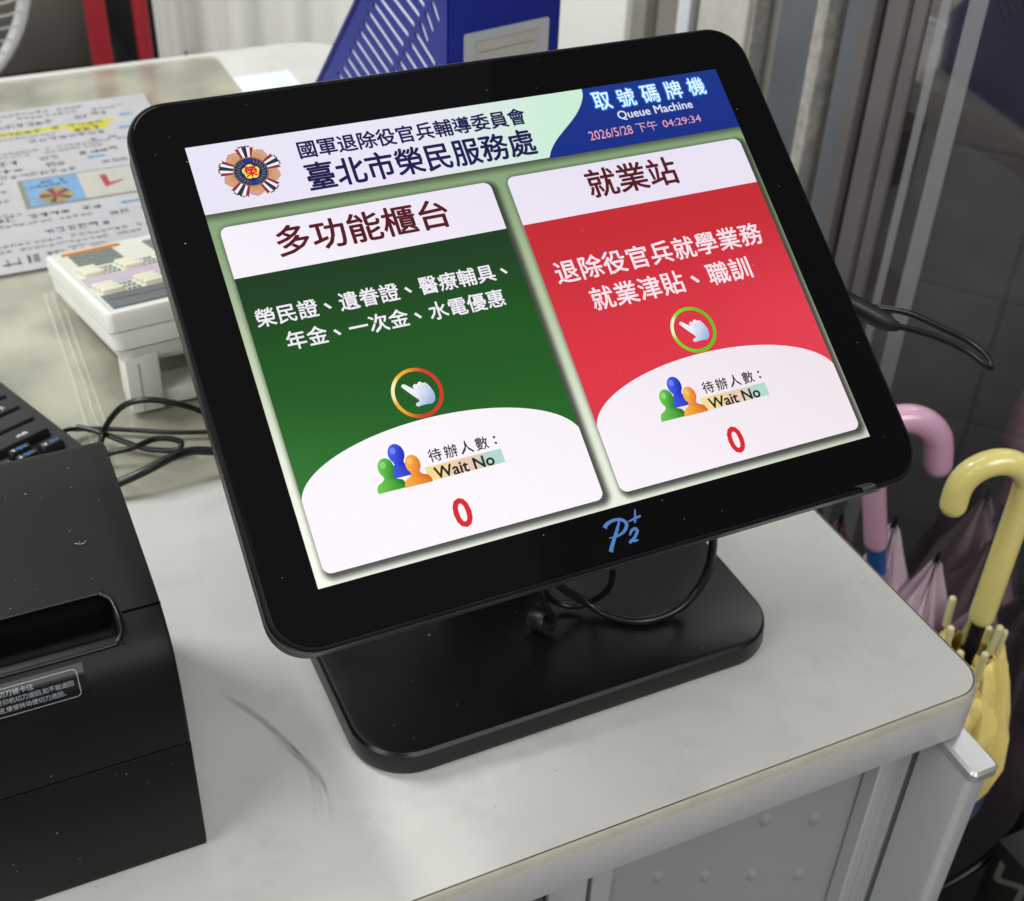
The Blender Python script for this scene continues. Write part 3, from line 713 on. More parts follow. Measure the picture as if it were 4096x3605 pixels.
# round honour emblem at the left of the banner
EV, EF, EC = [], [], []
def eadd(P, col):
    k = len(EV); EV.extend(P); EF.append([k + i for i in range(len(P))]); EC.extend([col] * len(P))
ecx, ecy = 94, 62
def ep(r, a): return ecx + r * 1.06 * math.cos(a), ecy - r * .98 * math.sin(a)
for k in range(5):
    a0 = math.radians(90 + 72 * k)
    for j in range(9):                       # golden rays between the ribbons
        a = a0 + math.radians(36) + math.radians((j - 4) * 4.6); L = 46 - abs(j - 4) * 1.3
        for w, col, l2 in ((.041, (140, 62, 18), L), (.019, (255, 188, 92), L - 1)):
            eadd([ep(24, a - w), ep(l2, a - w * .75), ep(l2 + 1.5, a), ep(l2, a + w * .75), ep(24, a + w)], col)
    for j, col in ((-2, (148, 38, 48)), (2, (148, 38, 48)), (-1, (245, 242, 250)), (1, (245, 242, 250)), (0, (44, 46, 58))):
        w = .058 if j else .078; a = a0 + j * .140 * (1 if abs(j) == 1 else .92); L = (51.5, 49.5, 49)[abs(j)]
        if abs(j) == 1: eadd([ep(24, a - w * 1.1), ep(L + .8, a - w * 1.1), ep(L + .8, a + w * 1.1), ep(24, a + w * 1.1)], (92, 76, 84))
        eadd([ep(24, a - w), ep(L, a - w), ep(L - 2.5, a), ep(L, a + w), ep(24, a + w)], col)
N = 40
eadd([ep(28, 2 * math.pi * i / N) for i in range(N)], (128, 108, 96))
eadd([ep(25.6, 2 * math.pi * i / N) for i in range(N)], (26, 36, 84))
for i in range(26):
    if i % 13 in (0, 12): continue
    a = math.radians(90 + 360 * i / 26 + 7)
    s = 1 if i < 13 else -1
    eadd([ep(17, a), ep(20.5, a + s * .10), ep(24, a), ep(23.6, a + s * .07), ep(20.4, a + s * .18), ep(17, a + s * .08)], (128, 128, 116))
eadd([ep(24, math.radians(d)) for d in (74, 82, 90, 98, 106)] + [ep(18, math.radians(d)) for d in (106, 98, 90, 82, 74)], (38, 52, 150))
eadd([ep(24, math.radians(d)) for d in (254, 262, 270, 278, 286)] + [ep(18, math.radians(d)) for d in (286, 278, 270, 262, 254)], (38, 52, 150))
for k in range(5):
    fx, fy = ep(7.2, math.radians(90 + 72 * k)); eadd([(fx + 7.4 * math.cos(2 * math.pi * i / 16), fy + 7.0 * math.sin(2 * math.pi * i / 16)) for i in range(16)], (250, 222, 96))
eV = EV[:]; V3 = []
em = obj('emblem', [(*uv(v[0], v[1]), .00012 + 5 * .00006) for v in EV], EF, 'lit_display', disp, M=SM)
# stack the emblem's pieces a hair apart so that later ones lie on top
base = root_of(disp).location
mesh = em.data; nrm = SM.to_3x3() @ Vector((0, 0, 1)); at = mesh.color_attributes.new('Col', 'FLOAT_COLOR', 'POINT')
lvl_of = {}
for fi, f in enumerate(EF):
    for i in f: lvl_of[i] = fi
for i in range(len(EV)):
    mesh.vertices[i].co += nrm * (lvl_of[i] * .0000022); at.data[i].color = (*lin(EC[i]), 1)
ui_text('榮', ecx - 10, ecx + 10, ecy - 9.5, ecy + 10, (206, 34, 32), 16, .03, 'emblem_lettering')
# ---- maker's mark on the lower bezel
lm = join(ribbon([(-.0101, -.1227), (-.0085, -.1212), (-.0048, -.1202), (-.0008, -.1207), (.0015, -.1229), (.0006, -.1254), (-.0022, -.1273), (-.0061, -.1282), (-.0097, -.1280)], [.0022, .0019, .0015, .0015, .0018, .0018, .0014, .0010, .0005], .0002),
          ribbon([(-.0016, -.1212), (-.0040, -.1247), (-.0072, -.1288), (-.0098, -.1322), (-.0114, -.1346)], [.0010, .0016, .0018, .0020, .0021], .00025),
          ribbon([(.0010, -.1294), (.0028, -.1275), (.0050, -.1270), (.0056, -.1284), (.0036, -.1306), (-.0004, -.1331)], [.0010, .0013, .0016, .0016, .0015, .0012], .0003), ribbon([(-.0006, -.1330), (.0012, -.1321), (.0028, -.1326), (.0046, -.1327)], [.0012, .0016, .0016, .0006], .00035),
          ribbon([(.0084, -.1178), (.0073, -.1208), (.0059, -.1242)], [.0007, .0011, .0012], .0004), ribbon([(.0028, -.1228), (.0065, -.1222), (.0101, -.1217)], [.0007, .0012, .0011], .00045))
obj('maker_mark', *lm, 'logo_blue', qt, M=SM)
# film tab stuck on the lower right rim
tp = [[(-.0005 + .1303 + .0112 * t, -.1372 - .0004 * t, .0004), (.1343 + .0082 * t, -.1389, .0010), (.1352 + .0088 * t, -.1410, .0004), (.1377 + .0080 * t, -.1432, -.0015)] for t in (0, .25, .5, .75, 1)]
V, F = loft([[Vector(p) for p in r] for r in tp], False, False, closed=False)
tb = obj('film_tab', V, F, 'tape_film', qt, M=SM, smooth=60)
# dust on the glass, base
def specks(n, pos, r0, r1):
    P = []
    for _ in range(n):
        M_, rr_ = pos(), random.uniform(r0, r1) * (1.6 if random.random() < .12 else 1)
        k = random.uniform(.6, 1); an = random.uniform(0, 6.28)
        rg = [[(rr_ * math.cos(an + 1.047 * i), rr_ * k * math.sin(an + 1.047 * i), 0) for i in range(6)], [(rr_ * .5 * math.cos(an + 1.047 * i), rr_ * .5 * k * math.sin(an + 1.047 * i), rr_ * .5) for i in range(6)]]
        P.append(xf(M_, loft(rg)))
    return join(*P)
def on_bezel():
    while True:
        u, v = random.uniform(-.172, .172), random.uniform(-.135, .137)
        if abs(u) > .153 or abs(v) > .115: return SM @ Matrix.Translation((u, v, .0001))
V, F = join(specks(18, on_bezel, .00012, .00028), specks(9, lambda: SM @ Matrix.Translation((random.uniform(-.15, .15), random.uniform(-.11, .11), .0012)), .00012, .00025),
            specks(22, lambda: Matrix.Translation((random.uniform(-.115, .115), random.uniform(-.078, .03), .0182)), .00015, .00035))
tag(obj('dust_specks', V, F, 'dust_white', qt), kind='stuff')

# ================================================================ CABLES
def cable(name, pts, r, label, seg=10, mt='cable_black', sm=10):
    o = obj(name, *tube(pts, r, seg, sm), mt, smooth=60, origin=tuple(pts[0])); return tag(o, label, 'cable')
cable('power_cable', [(.079, -.052, .125), (.090, -.052, .095), (.098, -.047, .060), (.094, -.046, .036), (.079, -.047, .0232), (.058, -.046, .0212), (.042, -.036, .0212), (.030, -.023, .0265), (.012, -.020, .045), (-.004, -.016, .075), (-.010, .004, .12)], .0026, 'thick black cable looping over the base plate under the screen')
cable('signal_cable', [(.022, -.048, .11), (.028, -.050, .083), (.037, -.037, .050), (.035, -.027, .031), (.025, -.020, .0222), (.013, -.015, .0262), (.002, -.020, .045), (-.010, -.025, .075), (-.012, -.01, .12)], .0019, 'thinner black cable in a small loop inside the larger loop')
pl = thing('plug_lead', 'short black lead ending in a round slotted plug on the base plate', 'cable', (0, -.03, .02))
obj('lead', *tube([(-.012, -.018, .115), (-.0115, -.038, .078), (-.007, -.0385, .055), (-.0010, -.0370, .040), (.0008, -.0335, .0315)], .0021, 10, 8), 'cable_black', pl, smooth=60)
pb = Vector((.0012, -.0325, .0285)); pa = pb + Vector((-.0045, .0115, -.0038)); pd = (pb - pa).normalized()
obj('plug', *tube([pa, pa + pd * .0006, pa + pd * .0012, pb - pd * .001, pb], [.0062, .0070, .0074, .0074, .0068], 28, 0), 'black_plastic', pl, smooth=35)
sl = pd.orthogonal().normalized(); sl2 = pd.cross(sl)
cc = pb + Vector((.0012, -.0016, -.0040)); M_ = Matrix((( 1, 0, 0, 0), (0, 1, 0, 0), (0, 0, 1, 0), (0, 0, 0, 1)))
obj('plug_slot', *tube([cc + pd * .0001, cc + pd * .0004], [.0009, .0009], 8, 0), 'slot_black', pl)
ub = thing('usb_lead', 'black usb plug and slim lead looping out from the right side of the screen', 'cable', (.2, -.03, .19))
obj('usb_plug', *tube([(.176, -.020, .203), (.190, -.027, .1955), (.200, -.0335, .190), (.204, -.036, .188), (.2085, -.0368, .1863)], [.0058, .0060, .0054, .0040, .0026], 8, 2), 'black_plastic', ub, smooth=45)
obj('lead', *tube([(.204, -.036, .188), (.218, -.038, .183), (.234, -.043, .177), (.250, -.050, .169), (.2595, -.058, .162), (.265, -.0595, .159), (.2665, -.054, .162), (.260, -.044, .168), (.243, -.035, .177), (.223, -.025, .186), (.200, -.015, .189), (.176, -.004, .188)], .0019, 10, 8), 'cable_black', ub, smooth=60)
cable('desk_cable', [(-.10, .235, .02), (-.125, .236, .03), (-.133, .239, .0355), (-.148, .241, .045), (-.167, .247, .05), (-.182, .255, .045), (-.192, .265, .03), (-.198, .272, .015), (-.206, .262, .0055), (-.22, .24, .0055)], .0022, 'black cable arching highest in front of the telephone foot')
cable('desk_cable', [(-.09, .243, .0055), (-.117, .252, .0055), (-.127, .256, .0055), (-.153, .266, .0055), (-.176, .278, .0055), (-.198, .289, .0055), (-.213, .292, .007), (-.222, .290, .010), (-.240, .283, .009)], .0017, 'thin black cable running flat to the keyboard corner')
cable('desk_cable', [(-.214, .291, .0100), (-.204, .281, .0110), (-.196, .273, .0100), (-.177, .256, .0058), (-.164, .247, .0058), (-.154, .2425, .0068), (-.1505, .2445, .0105), (-.157, .248, .0132), (-.168, .2505, .0142), (-.183, .247, .0138), (-.199, .251, .0105), (-.215, .252, .0075)], .0021, 'black cable folded back on itself in a flat loop beside the printer')
cable('desk_cable', [(-.09, .20, .018), (-.124, .208, .0195), (-.133, .213, .020), (-.149, .217, .022), (-.163, .215, .022), (-.182, .212, .018), (-.199, .214, .012), (-.213, .217, .0066)], .0031, 'thickest black cable, nearest the front edge of the mat')

# ================================================================ RECEIPT PRINTER
pr = thing('receipt_printer', 'black receipt printer with paper slot and small white-framed notice', 'printer', (-.29, 0, 0))
PX0, PX1 = -.362, -.2165
prof = [(.082, .0006), (.082, .139), (.0785, .146), (.070, .1505), (0, .1512), (-.040, .1503), (-.058, .1483), (-.068, .1443), (-.0765, .1375), (-.0815, .1270), (-.0842, .1140), (-.0850, .1000), (-.0850, .0832), (-.0842, .0826), (-.0842, .0814), (-.0850, .0808), (-.0830, .0040), (-.0815, .0006)]
def prof_slab(pf, x0, x1, bev=.0016):
    """side profile (y,z) extruded along x with a softened edge"""
    cy = sum(p[0] for p in pf) / len(pf); cz = sum(p[1] for p in pf) / len(pf)
    def ringat(x, ins): 
        n = len(pf); out = []
        for i in range(n):
            a = Vector(pf[i - 1]); b = Vector(pf[i]); c = Vector(pf[(i + 1) % n])
            d = ((b - a).normalized() + (c - b).normalized()); d = Vector((d.y, -d.x)).normalized() if d.length > 1e-6 else Vector((0, 0))
            q = b + d * ins; out.append((x, q.x, q.y))
        return out
    s = 1
    t = ringat(0, .001); 
    if abs(t[4][2] - cz) > abs(pf[4][1] - cz): s = -1
    return loft([ringat(x0, s * bev), ringat(x0 + bev * .3, s * bev * .3), ringat(x0 + bev, 0), ringat(x1 - bev, 0), ringat(x1 - bev * .3, s * bev * .3), ringat(x1, s * bev)])
low = [(.082, .0006), (.082, .0815), (-.0840, .0815), (-.0850, .0808), (-.0830, .0040), (-.0815, .0006)]
obj('lower_body', *prof_slab([(.082, .0006), (.082, .04), (.082, .0812), (0, .0814), (-.0845, .0812), (-.0852, .0800), (-.0832, .0040), (-.0815, .0006)], PX0, PX1, .0012), 'printer_black', pr, smooth=30)
# upper housing: one shell with the paper slot cut into it
up = [(.082, .0824), (.082, .139), (.0785, .146), (.070, .1500), (.03, .1511), (-.005, .1513), (-.030, .1509), (-.0445, .1503), (-.0475, .15005), (-.0510, .1496), (-.0545, .1491), (-.0575, .1485), (-.0610, .1475), (-.0650, .1458), (-.0685, .1439), (-.0710, .1424), (-.0765, .1375), (-.0800, .1310), (-.0822, .1240), (-.0838, .1150), (-.0849, .1050), (-.0853, .0950), (-.0853, .0832), (-.0846, .0824)]
slot_in = lambda x, y: x < -.2372 and (-.0711 < y < -.0444) and (x < -.2435 or ((x + .2435) / .0063) ** 2 + (max(0, abs(y + .0578) - .0070) / .0063) ** 2 < 1)
xs_ = [PX0, PX0 + .0005, PX0 + .0016, PX0 + .006] + [-.30, -.26, -.2440, -.2425, -.2410, -.2396, -.2384, -.2373, -.230, PX1 - .0018, PX1 - .0006, PX1]
V = []; F = []; nU = len(up)
for k, x in enumerate(xs_):
    ins = .0018 if k in (0, len(xs_) - 1) else (.0006 if k in (1, len(xs_) - 2) else 0)
    for i in range(nU):
        a = Vector(up[max(i - 1, 0)]); c_ = Vector(up[min(i + 1, nU - 1)]); d = (c_ - a).normalized(); q = Vector(up[i]) + Vector((-d.y, d.x)) * -ins if False else Vector(up[i]) + Vector((d.y, -d.x)) * (ins if d.y * -.0 == 0 else 0) * (-1 if (Vector(up[i]) + Vector((d.y, -d.x)) * .001 - Vector((0, .11))).length > (Vector(up[i]) - Vector((0, .11))).length else 1)
        V.append((x, q.x, q.y))
for k in range(len(xs_) - 1):
    for i in range(nU - 1):
        xm = (xs_[k] + xs_[k + 1]) / 2; ym = (up[i][0] + up[i + 1][0]) / 2
        if slot_in(xm, ym) and up[i][1] > .14: continue
        F.append([k * nU + i, (k + 1) * nU + i, (k + 1) * nU + i + 1, k * nU + i + 1])
F.append(list(range(nU))); F.append([(len(xs_) - 1) * nU + i for i in range(nU)][::-1])
fs = obj('upper_housing', V, F, 'printer_black', pr, smooth=32)
obj('seam', *tube([(-.2340, -.0578, .14875), (-.2230, -.0578, .14875), (PX1 + .00005, -.0578, .14860)], .00040, 6, 0), 'seam_black', fs)
obj('slot_well', *bevbox(PX0 + .002, -.2360, -.0725, -.0430, .0830, .126, 0), 'slot_black', pr)
obj('slot_wall', *bevbox(PX0 + .002, -.2350, -.0442, -.0430, .126, .1490, 0), 'slot_black', pr)
obj('slot_wall', *bevbox(-.2372, -.2360, -.0715, -.0430, .126, .1425, 0), 'slot_black', pr)
def rim_tube(pts, r=.0012): return tube(pts, r, 8, 6)
rimz = lambda y: .1503 - max(0, -.044 - y) * .16 - max(0, -.060 - y) * .35
rimp = [(PX0 + .004, -.0445, rimz(-.0445) + .0012), (-.30, -.0445, rimz(-.0445) + .0012), (-.246, -.0445, rimz(-.0445) + .0012), (-.2405, -.0455, rimz(-.0455) + .0012), (-.2372, -.0495, rimz(-.0495) + .0012), (-.2362, -.0555, rimz(-.0555) + .0012), (-.2358, -.0615, rimz(-.0615) + .0013), (-.2362, -.0665, rimz(-.0665) + .0014), (-.2395, -.0702, rimz(-.0702) + .0012), (-.246, -.0712, rimz(-.0712) + .0012), (-.30, -.0712, rimz(-.0712) + .0012), (PX0 + .004, -.0712, rimz(-.0712) + .0012)]
obj('slot_rim', *rim_tube(rimp, .0011), 'black_satin', pr, smooth=60)
obj('tear_bar', *xf(Matrix.Identity(4), bevbox(PX0 + .004, -.2385, -.0702, -.0660, .120, .1436, .0008)), 'black_plastic', fs, smooth=40)
nt_ = 70; V = []; F = []
for i in range(nt_ * 2 + 1):
    x = PX0 + .006 + (-.2400 - PX0 - .006) * i / (nt_ * 2); h = .0010 if i % 2 else 0
    V += [(x, -.0655, .1405), (x, -.0655, .1440 + h)]
    if i: F.append([2 * i - 2, 2 * i, 2 * i + 1, 2 * i - 1])
tbz = obj('tear_teeth', V, F, 'black_plastic', fs); md = tbz.modifiers.new('thick', 'SOLIDIFY'); md.thickness = .0006
obj('platen_roller', *cyl((PX0 + .006, -.0560, .129), (-.2385, -.0560, .129), .0052, 20), 'black_satin', pr, smooth=40)
# notice on the sloping front
def on_front(x, t):
    """t runs down the front surface (0 at the upper break)"""
    pts = [(-.0710, .1424), (-.0765, .1375), (-.0800, .1310), (-.0822, .1240), (-.0838, .1150), (-.0849, .1050), (-.0853, .0950)]
    d = t
    for a, b in zip(pts, pts[1:]):
        L = math.hypot(b[0] - a[0], b[1] - a[1])
        if d <= L: return Vector((x, a[0] + (b[0] - a[0]) * d / L - .0003, a[1] + (b[1] - a[1]) * d / L + .0002))
        d -= L
    return Vector((x, pts[-1][0] - .0003, pts[-1][1] - d))
def front_mesh(name, vf, mt, parent):
    V = [on_front(v[0], v[1]) for v in vf[0]]; return obj(name, V, vf[1], mt, parent)
LX0, LX1, LT0, LT1 = -.345, -.2588, .0046, .0176
lb = front_mesh('notice_sticker', grid(LX0 - .003, LX1 + .003, 12, LT0 - .0018, LT1 + .0022, 16), 'black_satin', pr)
o_, i_ = rr(LX0, LX1, LT0, LT1, .0022, 6), rr(LX0 + .00032, LX1 - .00032, LT0 + .00032, LT1 - .00032, .0018, 6)
def dense(L): return [(L[i][0] + (L[(i + 1) % len(L)][0] - L[i][0]) * k / 6, L[i][1] + (L[(i + 1) % len(L)][1] - L[i][1]) * k / 6) for i in range(len(L)) for k in range(6)]
o_, i_ = dense(o_), dense(i_)
nO = len(o_); V = [(x, y) for x, y in o_] + [(x, y) for x, y in i_]
fr_m = ([Vector((on_front(x, y)) + Vector((0, -.0003, .0002))) for x, y in V], [[i, (i + 1) % nO, (i + 1) % nO + nO, i + nO] for i in range(nO)])
obj('notice_frame', fr_m[0], fr_m[1], 'label_white', lb)
def notice_line(s, x1, t0, t1, off):
    vf = text_mesh(s, off, 2); S = (t1 - t0) / .93; w = max(v.x for v in vf[0]) * S
    V = [on_front(x1 - w + v.x * S, t1 - .085 * S - v.y * S) + Vector((0, -.0002 - v.z * .00006, .0001)) for v in vf[0]]
    obj('lettering', V, vf[1], 'label_white', lb)
notice_line('切刀被卡住', -.2775, .0058, .0086, .0)
notice_line('断电源重启,使打印机切刀退回,如不能退回', -.2612, .0095, .0120, .0)
notice_line('动调节内旋钮,慢慢转动使切刀退回。', -.2652, .0130, .0155, .0)
V, F = join(specks(16, lambda: Matrix.Translation((random.uniform(-.30, -.222), random.uniform(-.04, .06), .1513)), .00013, .00030),
            specks(14, lambda: Matrix.Translation((random.uniform(-.31, -.222), -.0852, random.uniform(.01, .1))) @ Matrix.Rotation(1.57, 4, 'X'), .00013, .00032),
            specks(14, lambda: Matrix.Translation((random.uniform(-.32, -.215), -.0853 + random.uniform(-.0006, .0006), .0005)), .0002, .0006))
tag(obj('dust_specks', V, F, 'dust_white', pr), kind='stuff')
obj('lint_fibre', *tube([(-.2452, -.0060, .1518), (-.2432, -.0075, .1519), (-.2412, -.0077, .1519), (-.2400, -.0062, .1519)], .00012, 5, 3), 'dust_white', pr)

# ================================================================ KEYBOARD
ka = math.radians(22.3)
kb = thing('keyboard', 'black computer keyboard with blue function legends behind the printer', 'keyboard', (-.42, .28, .0034))
KM = Matrix.Translation((-.2130, .2590, .0034)) @ Matrix.Rotation(ka, 4, 'Z')
obj('case', *xf(KM, slab(-.44, 0, 0, .158, .006, [(.002, 0), (0, .0015), (0, .0100), (.0012, .0112)], 5)), 'black_plastic', kb, smooth=35)
def key(x0, x1, y0, y1, top=.0175): return xf(KM, slab(x0 + .0009, x1 - .0009, y0 + .0009, y1 - .0009, .0018, [(0, .0106), (.0006, top - .0012), (.0016, top)], 4))
P_ = .0188; kx = -.0085
def legend(s, x, y, h, mt, parent, rot=False, top=.0177):
    vf = text_mesh(s, .01, 2); V = [KM @ Vector((x + v.x * h, y + v.y * h, top + v.z * .00005)) for v in vf[0]]; obj('legend', V, vf[1], mt, parent)
for r in range(7):
    y0 = .0085 + r * P_ + (.002 if r == 6 else 0)
    x = kx; first = True
    if r == 0:
        k1 = obj('key', *key(x - P_, x, y0, y0 + P_ * .62), 'black_plastic', kb, smooth=40)
        legend('→', x - .0165, y0 + .0036, .0050, 'legend_white', k1); legend('End', x - .0100, y0 + .0040, .0042, 'legend_blue', k1)
        k1 = obj('key', *key(x - 2 * P_, x - P_, y0, y0 + P_ * .48), 'black_plastic', kb, smooth=40)
        legend('↓', x - 2 * P_ + .0028, y0 + .0024, .0044, 'legend_white', k1); legend('PgDn', x - 2 * P_ + .0072, y0 + .0028, .0036, 'legend_blue', k1)
        k1 = obj('key', *key(x - 2 * P_, x - P_, y0 + P_ * .5, y0 + P_ * .98), 'black_plastic', kb, smooth=40)
        legend('↑', x - 2 * P_ + .0028, y0 + P_ * .5 + .0024, .0044, 'legend_white', k1); legend('PgUp', x - 2 * P_ + .0072, y0 + P_ * .5 + .0028, .0036, 'legend_blue', k1)
        k1 = obj('key', *key(x - 3 * P_, x - 2 * P_, y0, y0 + P_ * .62), 'black_plastic', kb, smooth=40)
        legend('←', x - 3 * P_ + .0025, y0 + .0036, .0050, 'legend_white', k1); legend('Home', x - 3 * P_ + .0072, y0 + .0040, .0036, 'legend_blue', k1)
        x -= 3 * P_ + P_ * .2
    else:
        w = P_ * (2.3, 2.0, 1.6, 1.3, 2.0, 1.0)[r - 1]
        k1 = obj('key', *key(x - w, x, y0, y0 + P_), 'black_plastic', kb, smooth=40)
        if r == 1: legend('shift', x - w + .020, y0 + .006, .0050, 'legend_white', k1)
        if r == 3: legend('|\\', x - .014, y0 + .006, .0055, 'legend_white', k1)
        x -= w
    for c in range(8):
        if x - P_ < -.2: break
        obj('key', *key(x - P_, x, y0, y0 + P_ * (.62 if r == 0 else 1)), 'black_plastic', kb, smooth=40); x -= P_

# ================================================================ DESK TELEPHONE
ph = thing('desk_telephone', 'off-white office telephone with sloping key panel on a raised foot', 'telephone', (-.1, .38, .0034))
pa_ = math.radians(4.8); ex = Vector((math.cos(pa_), math.sin(pa_), 0)); ey = Vector((-math.sin(pa_), math.cos(pa_), 0))
sl_ = math.atan2(.060, .215)
ed = (ey * math.cos(sl_) + Vector((0, 0, -math.sin(sl_)))).normalized(); en = ex.cross(ed)
PO = Vector((-.1805, .3035, .0885))
PM = Matrix(((ex.x, ed.x, en.x, PO.x), (ex.y, ed.y, en.y, PO.y), (ex.z, ed.z, en.z, PO.z), (0, 0, 0, 1)))
LW, LD = .172, .222
obj('top_cover', *xf(PM, slab(0, LW, 0, LD, .006, [(.0008, -.0150), (0, -.0142), (0, -.0035), (.0010, -.0008), (.0024, 0), (.0050, 0), (.0056, -.0012)], 5)), 'phone_white', ph, smooth=35)
obj('mid_shell', *xf(PM, slab(.0010, LW - .001, .0010, LD - .001, .008, [(.0018, -.0295), (.0006, -.0285), (0, -.0165), (.0004, -.0153)], 5)), 'phone_white', ph, smooth=35)
obj('lower_shell', *xf(PM, slab(.0030, LW - .003, .0030, LD - .003, .012, [(.010, -.0420), (.005, -.0405), (.0015, -.0350), (0, -.0300)], 6)), 'phone_white', ph, smooth=35)
foot = obj('foot', *join(bevbox(-.1735, -.1490, .300, .335, .0036, .052, .002), bevbox(-.1492, -.03, .304, .330, .0036, .0165, .0015), bevbox(-.1492, -.03, .310, .330, .040, .056, .0015)), 'phone_white', ph, smooth=35)
obj('foot_seam', *bevbox(-.1648, -.1640, .2995, .3002, .006, .046, 0), 'edge_seam', foot)
fcp = obj('key_panel', *xf(PM, bevbox(.006, LW - .006, .006, LD - .006, -.0016, -.0008, 0)), 'phone_face', ph)
obj('display_strip', *xf(PM, bevbox(.009, LW - .01, .012, .052, -.0009, .0004, .0004)), 'phone_grey', ph, smooth=40)
obj('display_window', *xf(PM, bevbox(.013, LW - .014, .034, .048, .0003, .0008, .0002)), 'groove_dark', ph)
obj('memo_strip', *xf(PM, bevbox(.008, LW - .01, .086, .116, -.0008, -.0004, 0)), 'phone_strip', ph)
for row, (ya, yb) in enumerate(((.056, .084), (.118, .146))):
    for c in range(5):
        for k in range(3):
            xk = .009 + c * .0315 + k * .0012; yk = ya + (2 - k) * .0095
            obj('key', *xf(PM, slab(xk, xk + .0165, yk, yk + .0068, .0016, [(0, -.0008), (0, .0024), (.0008, .0032)], 3)), 'phone_key', ph, smooth=40)
            for q in range(3): obj('key_legend', *xf(PM, bevbox(xk + .0192 + q * .0036, xk + .0216 + q * .0036, yk + .001, yk + .0056, -.0008, -.0002 + .0001 * q, 0)), 'phone_label', ph)
for c in range(2):
    for k in range(5):
        obj('index_line', *xf(PM, bevbox(.016 + c * .062, .052 + c * .062, .152 + k * .0105, .1595 + k * .0105, -.0008, .0004, .0002)), 'phone_label', ph)
obj('orange_tab', *xf(PM, bevbox(.012, .060, .2065, .2125, -.0006, .0008, .0002)), 'orange_tape', ph)

# ================================================================ MAGAZINE FILE
fl = thing('magazine_file', 'blue plastic magazine file with slotted sides and a label holder', 'magazine file', (.15, .5, 0))
fa_ = math.radians(11); fsd = Vector((-math.sin(fa_), math.cos(fa_), 0)); fnn = Vector((math.cos(fa_), math.sin(fa_), 0)); fo = Vector((.115, .4, 0)); FW = .110
def sideM(off): return Matrix(((fsd.x, 0, -fnn.x, fo.x + fnn.x * off), (fsd.y, 0, -fnn.y, fo.y + fnn.y * off), (0, 1, 0, 0), (0, 0, 0, 1)))
def capsule(a, b, w, n=5):
    a = Vector(a); b = Vector(b); d = (b - a).normalized(); p = Vector((-d.y, d.x)); out = []
    a0 = math.atan2(p.y, p.x)
    for i in range(n + 1): t = a0 + math.pi * i / n; out.append((a.x + w * math.cos(t), a.y + w * math.sin(t)))
    for i in range(n + 1): t = a0 + math.pi + math.pi * i / n; out.append((b.x + w * math.cos(t), b.y + w * math.sin(t)))
    return out
SLOTS = [((.1073, .2095), (.0658, .1899)), ((.116, .1997), (.074, .1794)), ((.1238, .1887), (.0824, .1686)), ((.1312, .179), (.0890, .1585)), ((.1397, .1687), (.0970, .1480)), ((.1479, .1584), (.1050, .1375)), ((.1560, .1481), (.1130, .1270)), ((.1640, .1381), (.121, .1165)), ((.0989, .2175), (.0578, .2002)), ((.0880, .2275), (.0489, .2112)), ((.0780, .2375), (.0412, .221)), ((.0700, .2475), (.034, .231)),
         ((.0436, .204), (.0191, .1892)), ((.0514, .1938), (.025, .1790)), ((.0604, .1837), (.033, .1690)), ((.0686, .1731), (.041, .1590)), ((.0765, .163), (.049, .149)), ((.0359, .2145), (.0290, .205)), ((.0285, .2248), (.0216, .2154)), ((.0201, .2357), (.0132, .226)), ((.172, .128), (.129, .106)), ((.180, .118), (.137, .095))]
outline = [(0, 0), (.245, 0), (.245, .067), (.058, .303), (0, .303)]
hl = [capsule(a, b, .0026) for a, b in SLOTS]
def deps_poly(off):
    return xf(sideM(off), poly_holes(outline, hl, -.0009, .0009))
obj('side_panel', *deps_poly(.001), 'file_blue', fl); obj('side_panel', *deps_poly(FW - .001), 'file_blue', fl)
# rolled border along the sloping edge
obj('edge_rim', *tube([sideM(.001) @ Vector((.245, .067, .001)), sideM(.001) @ Vector((.150, .187, .001)), sideM(.001) @ Vector((.058, .303, .001))], .0022, 8, 0), 'file_blue', fl, smooth=60)
spM = Matrix(((fnn.x, 0, -fsd.x, fo.x), (fnn.y, 0, -fsd.y, fo.y), (0, 1, 0, 0), (0, 0, 0, 1)))
obj('spine', *xf(spM, bevbox(.002, FW - .002, 0, .303, -.0009, .0014, .0006)), 'file_blue', fl, smooth=40)
obj('floor_panel', *xf(sideM(0), bevbox(.003, .243, .0002, .0022, -FW + .002, -.002, 0)), 'file_blue', fl)
obj('low_wall', *xf(sideM(0), bevbox(.2432, .2452, .0002, .066, -FW + .002, -.002, 0)), 'file_blue', fl)
lh = obj('label_holder', *xf(spM, poly_holes(rr(.0150, .0970, .150, .2155, .002, 4), [rr(.0245, .0880, .155, .2085, .001, 3)], .0016, .0030)), 'holder_clear', fl)
obj('label_card', *xf(spM, bevbox(.0240, .0885, .1545, .209, .0015, .0021, 0)), 'photo_pale', lh)
obj('label_rule', *xf(spM, bevbox(.0290, .0840, .1985, .1990, .0022, .0024, 0)), 'ink_grey', lh)
dc = obj('document_pile', *xf(sideM(0), poly_holes([(.012, .0026), (.238, .0026), (.238, .06), (.070, .270), (.012, .270)], (), -FW + .004, -.0021)), 'paper_white', origin=(.14, .5, 0))
tag(dc, 'white papers standing inside the blue magazine file', 'papers')

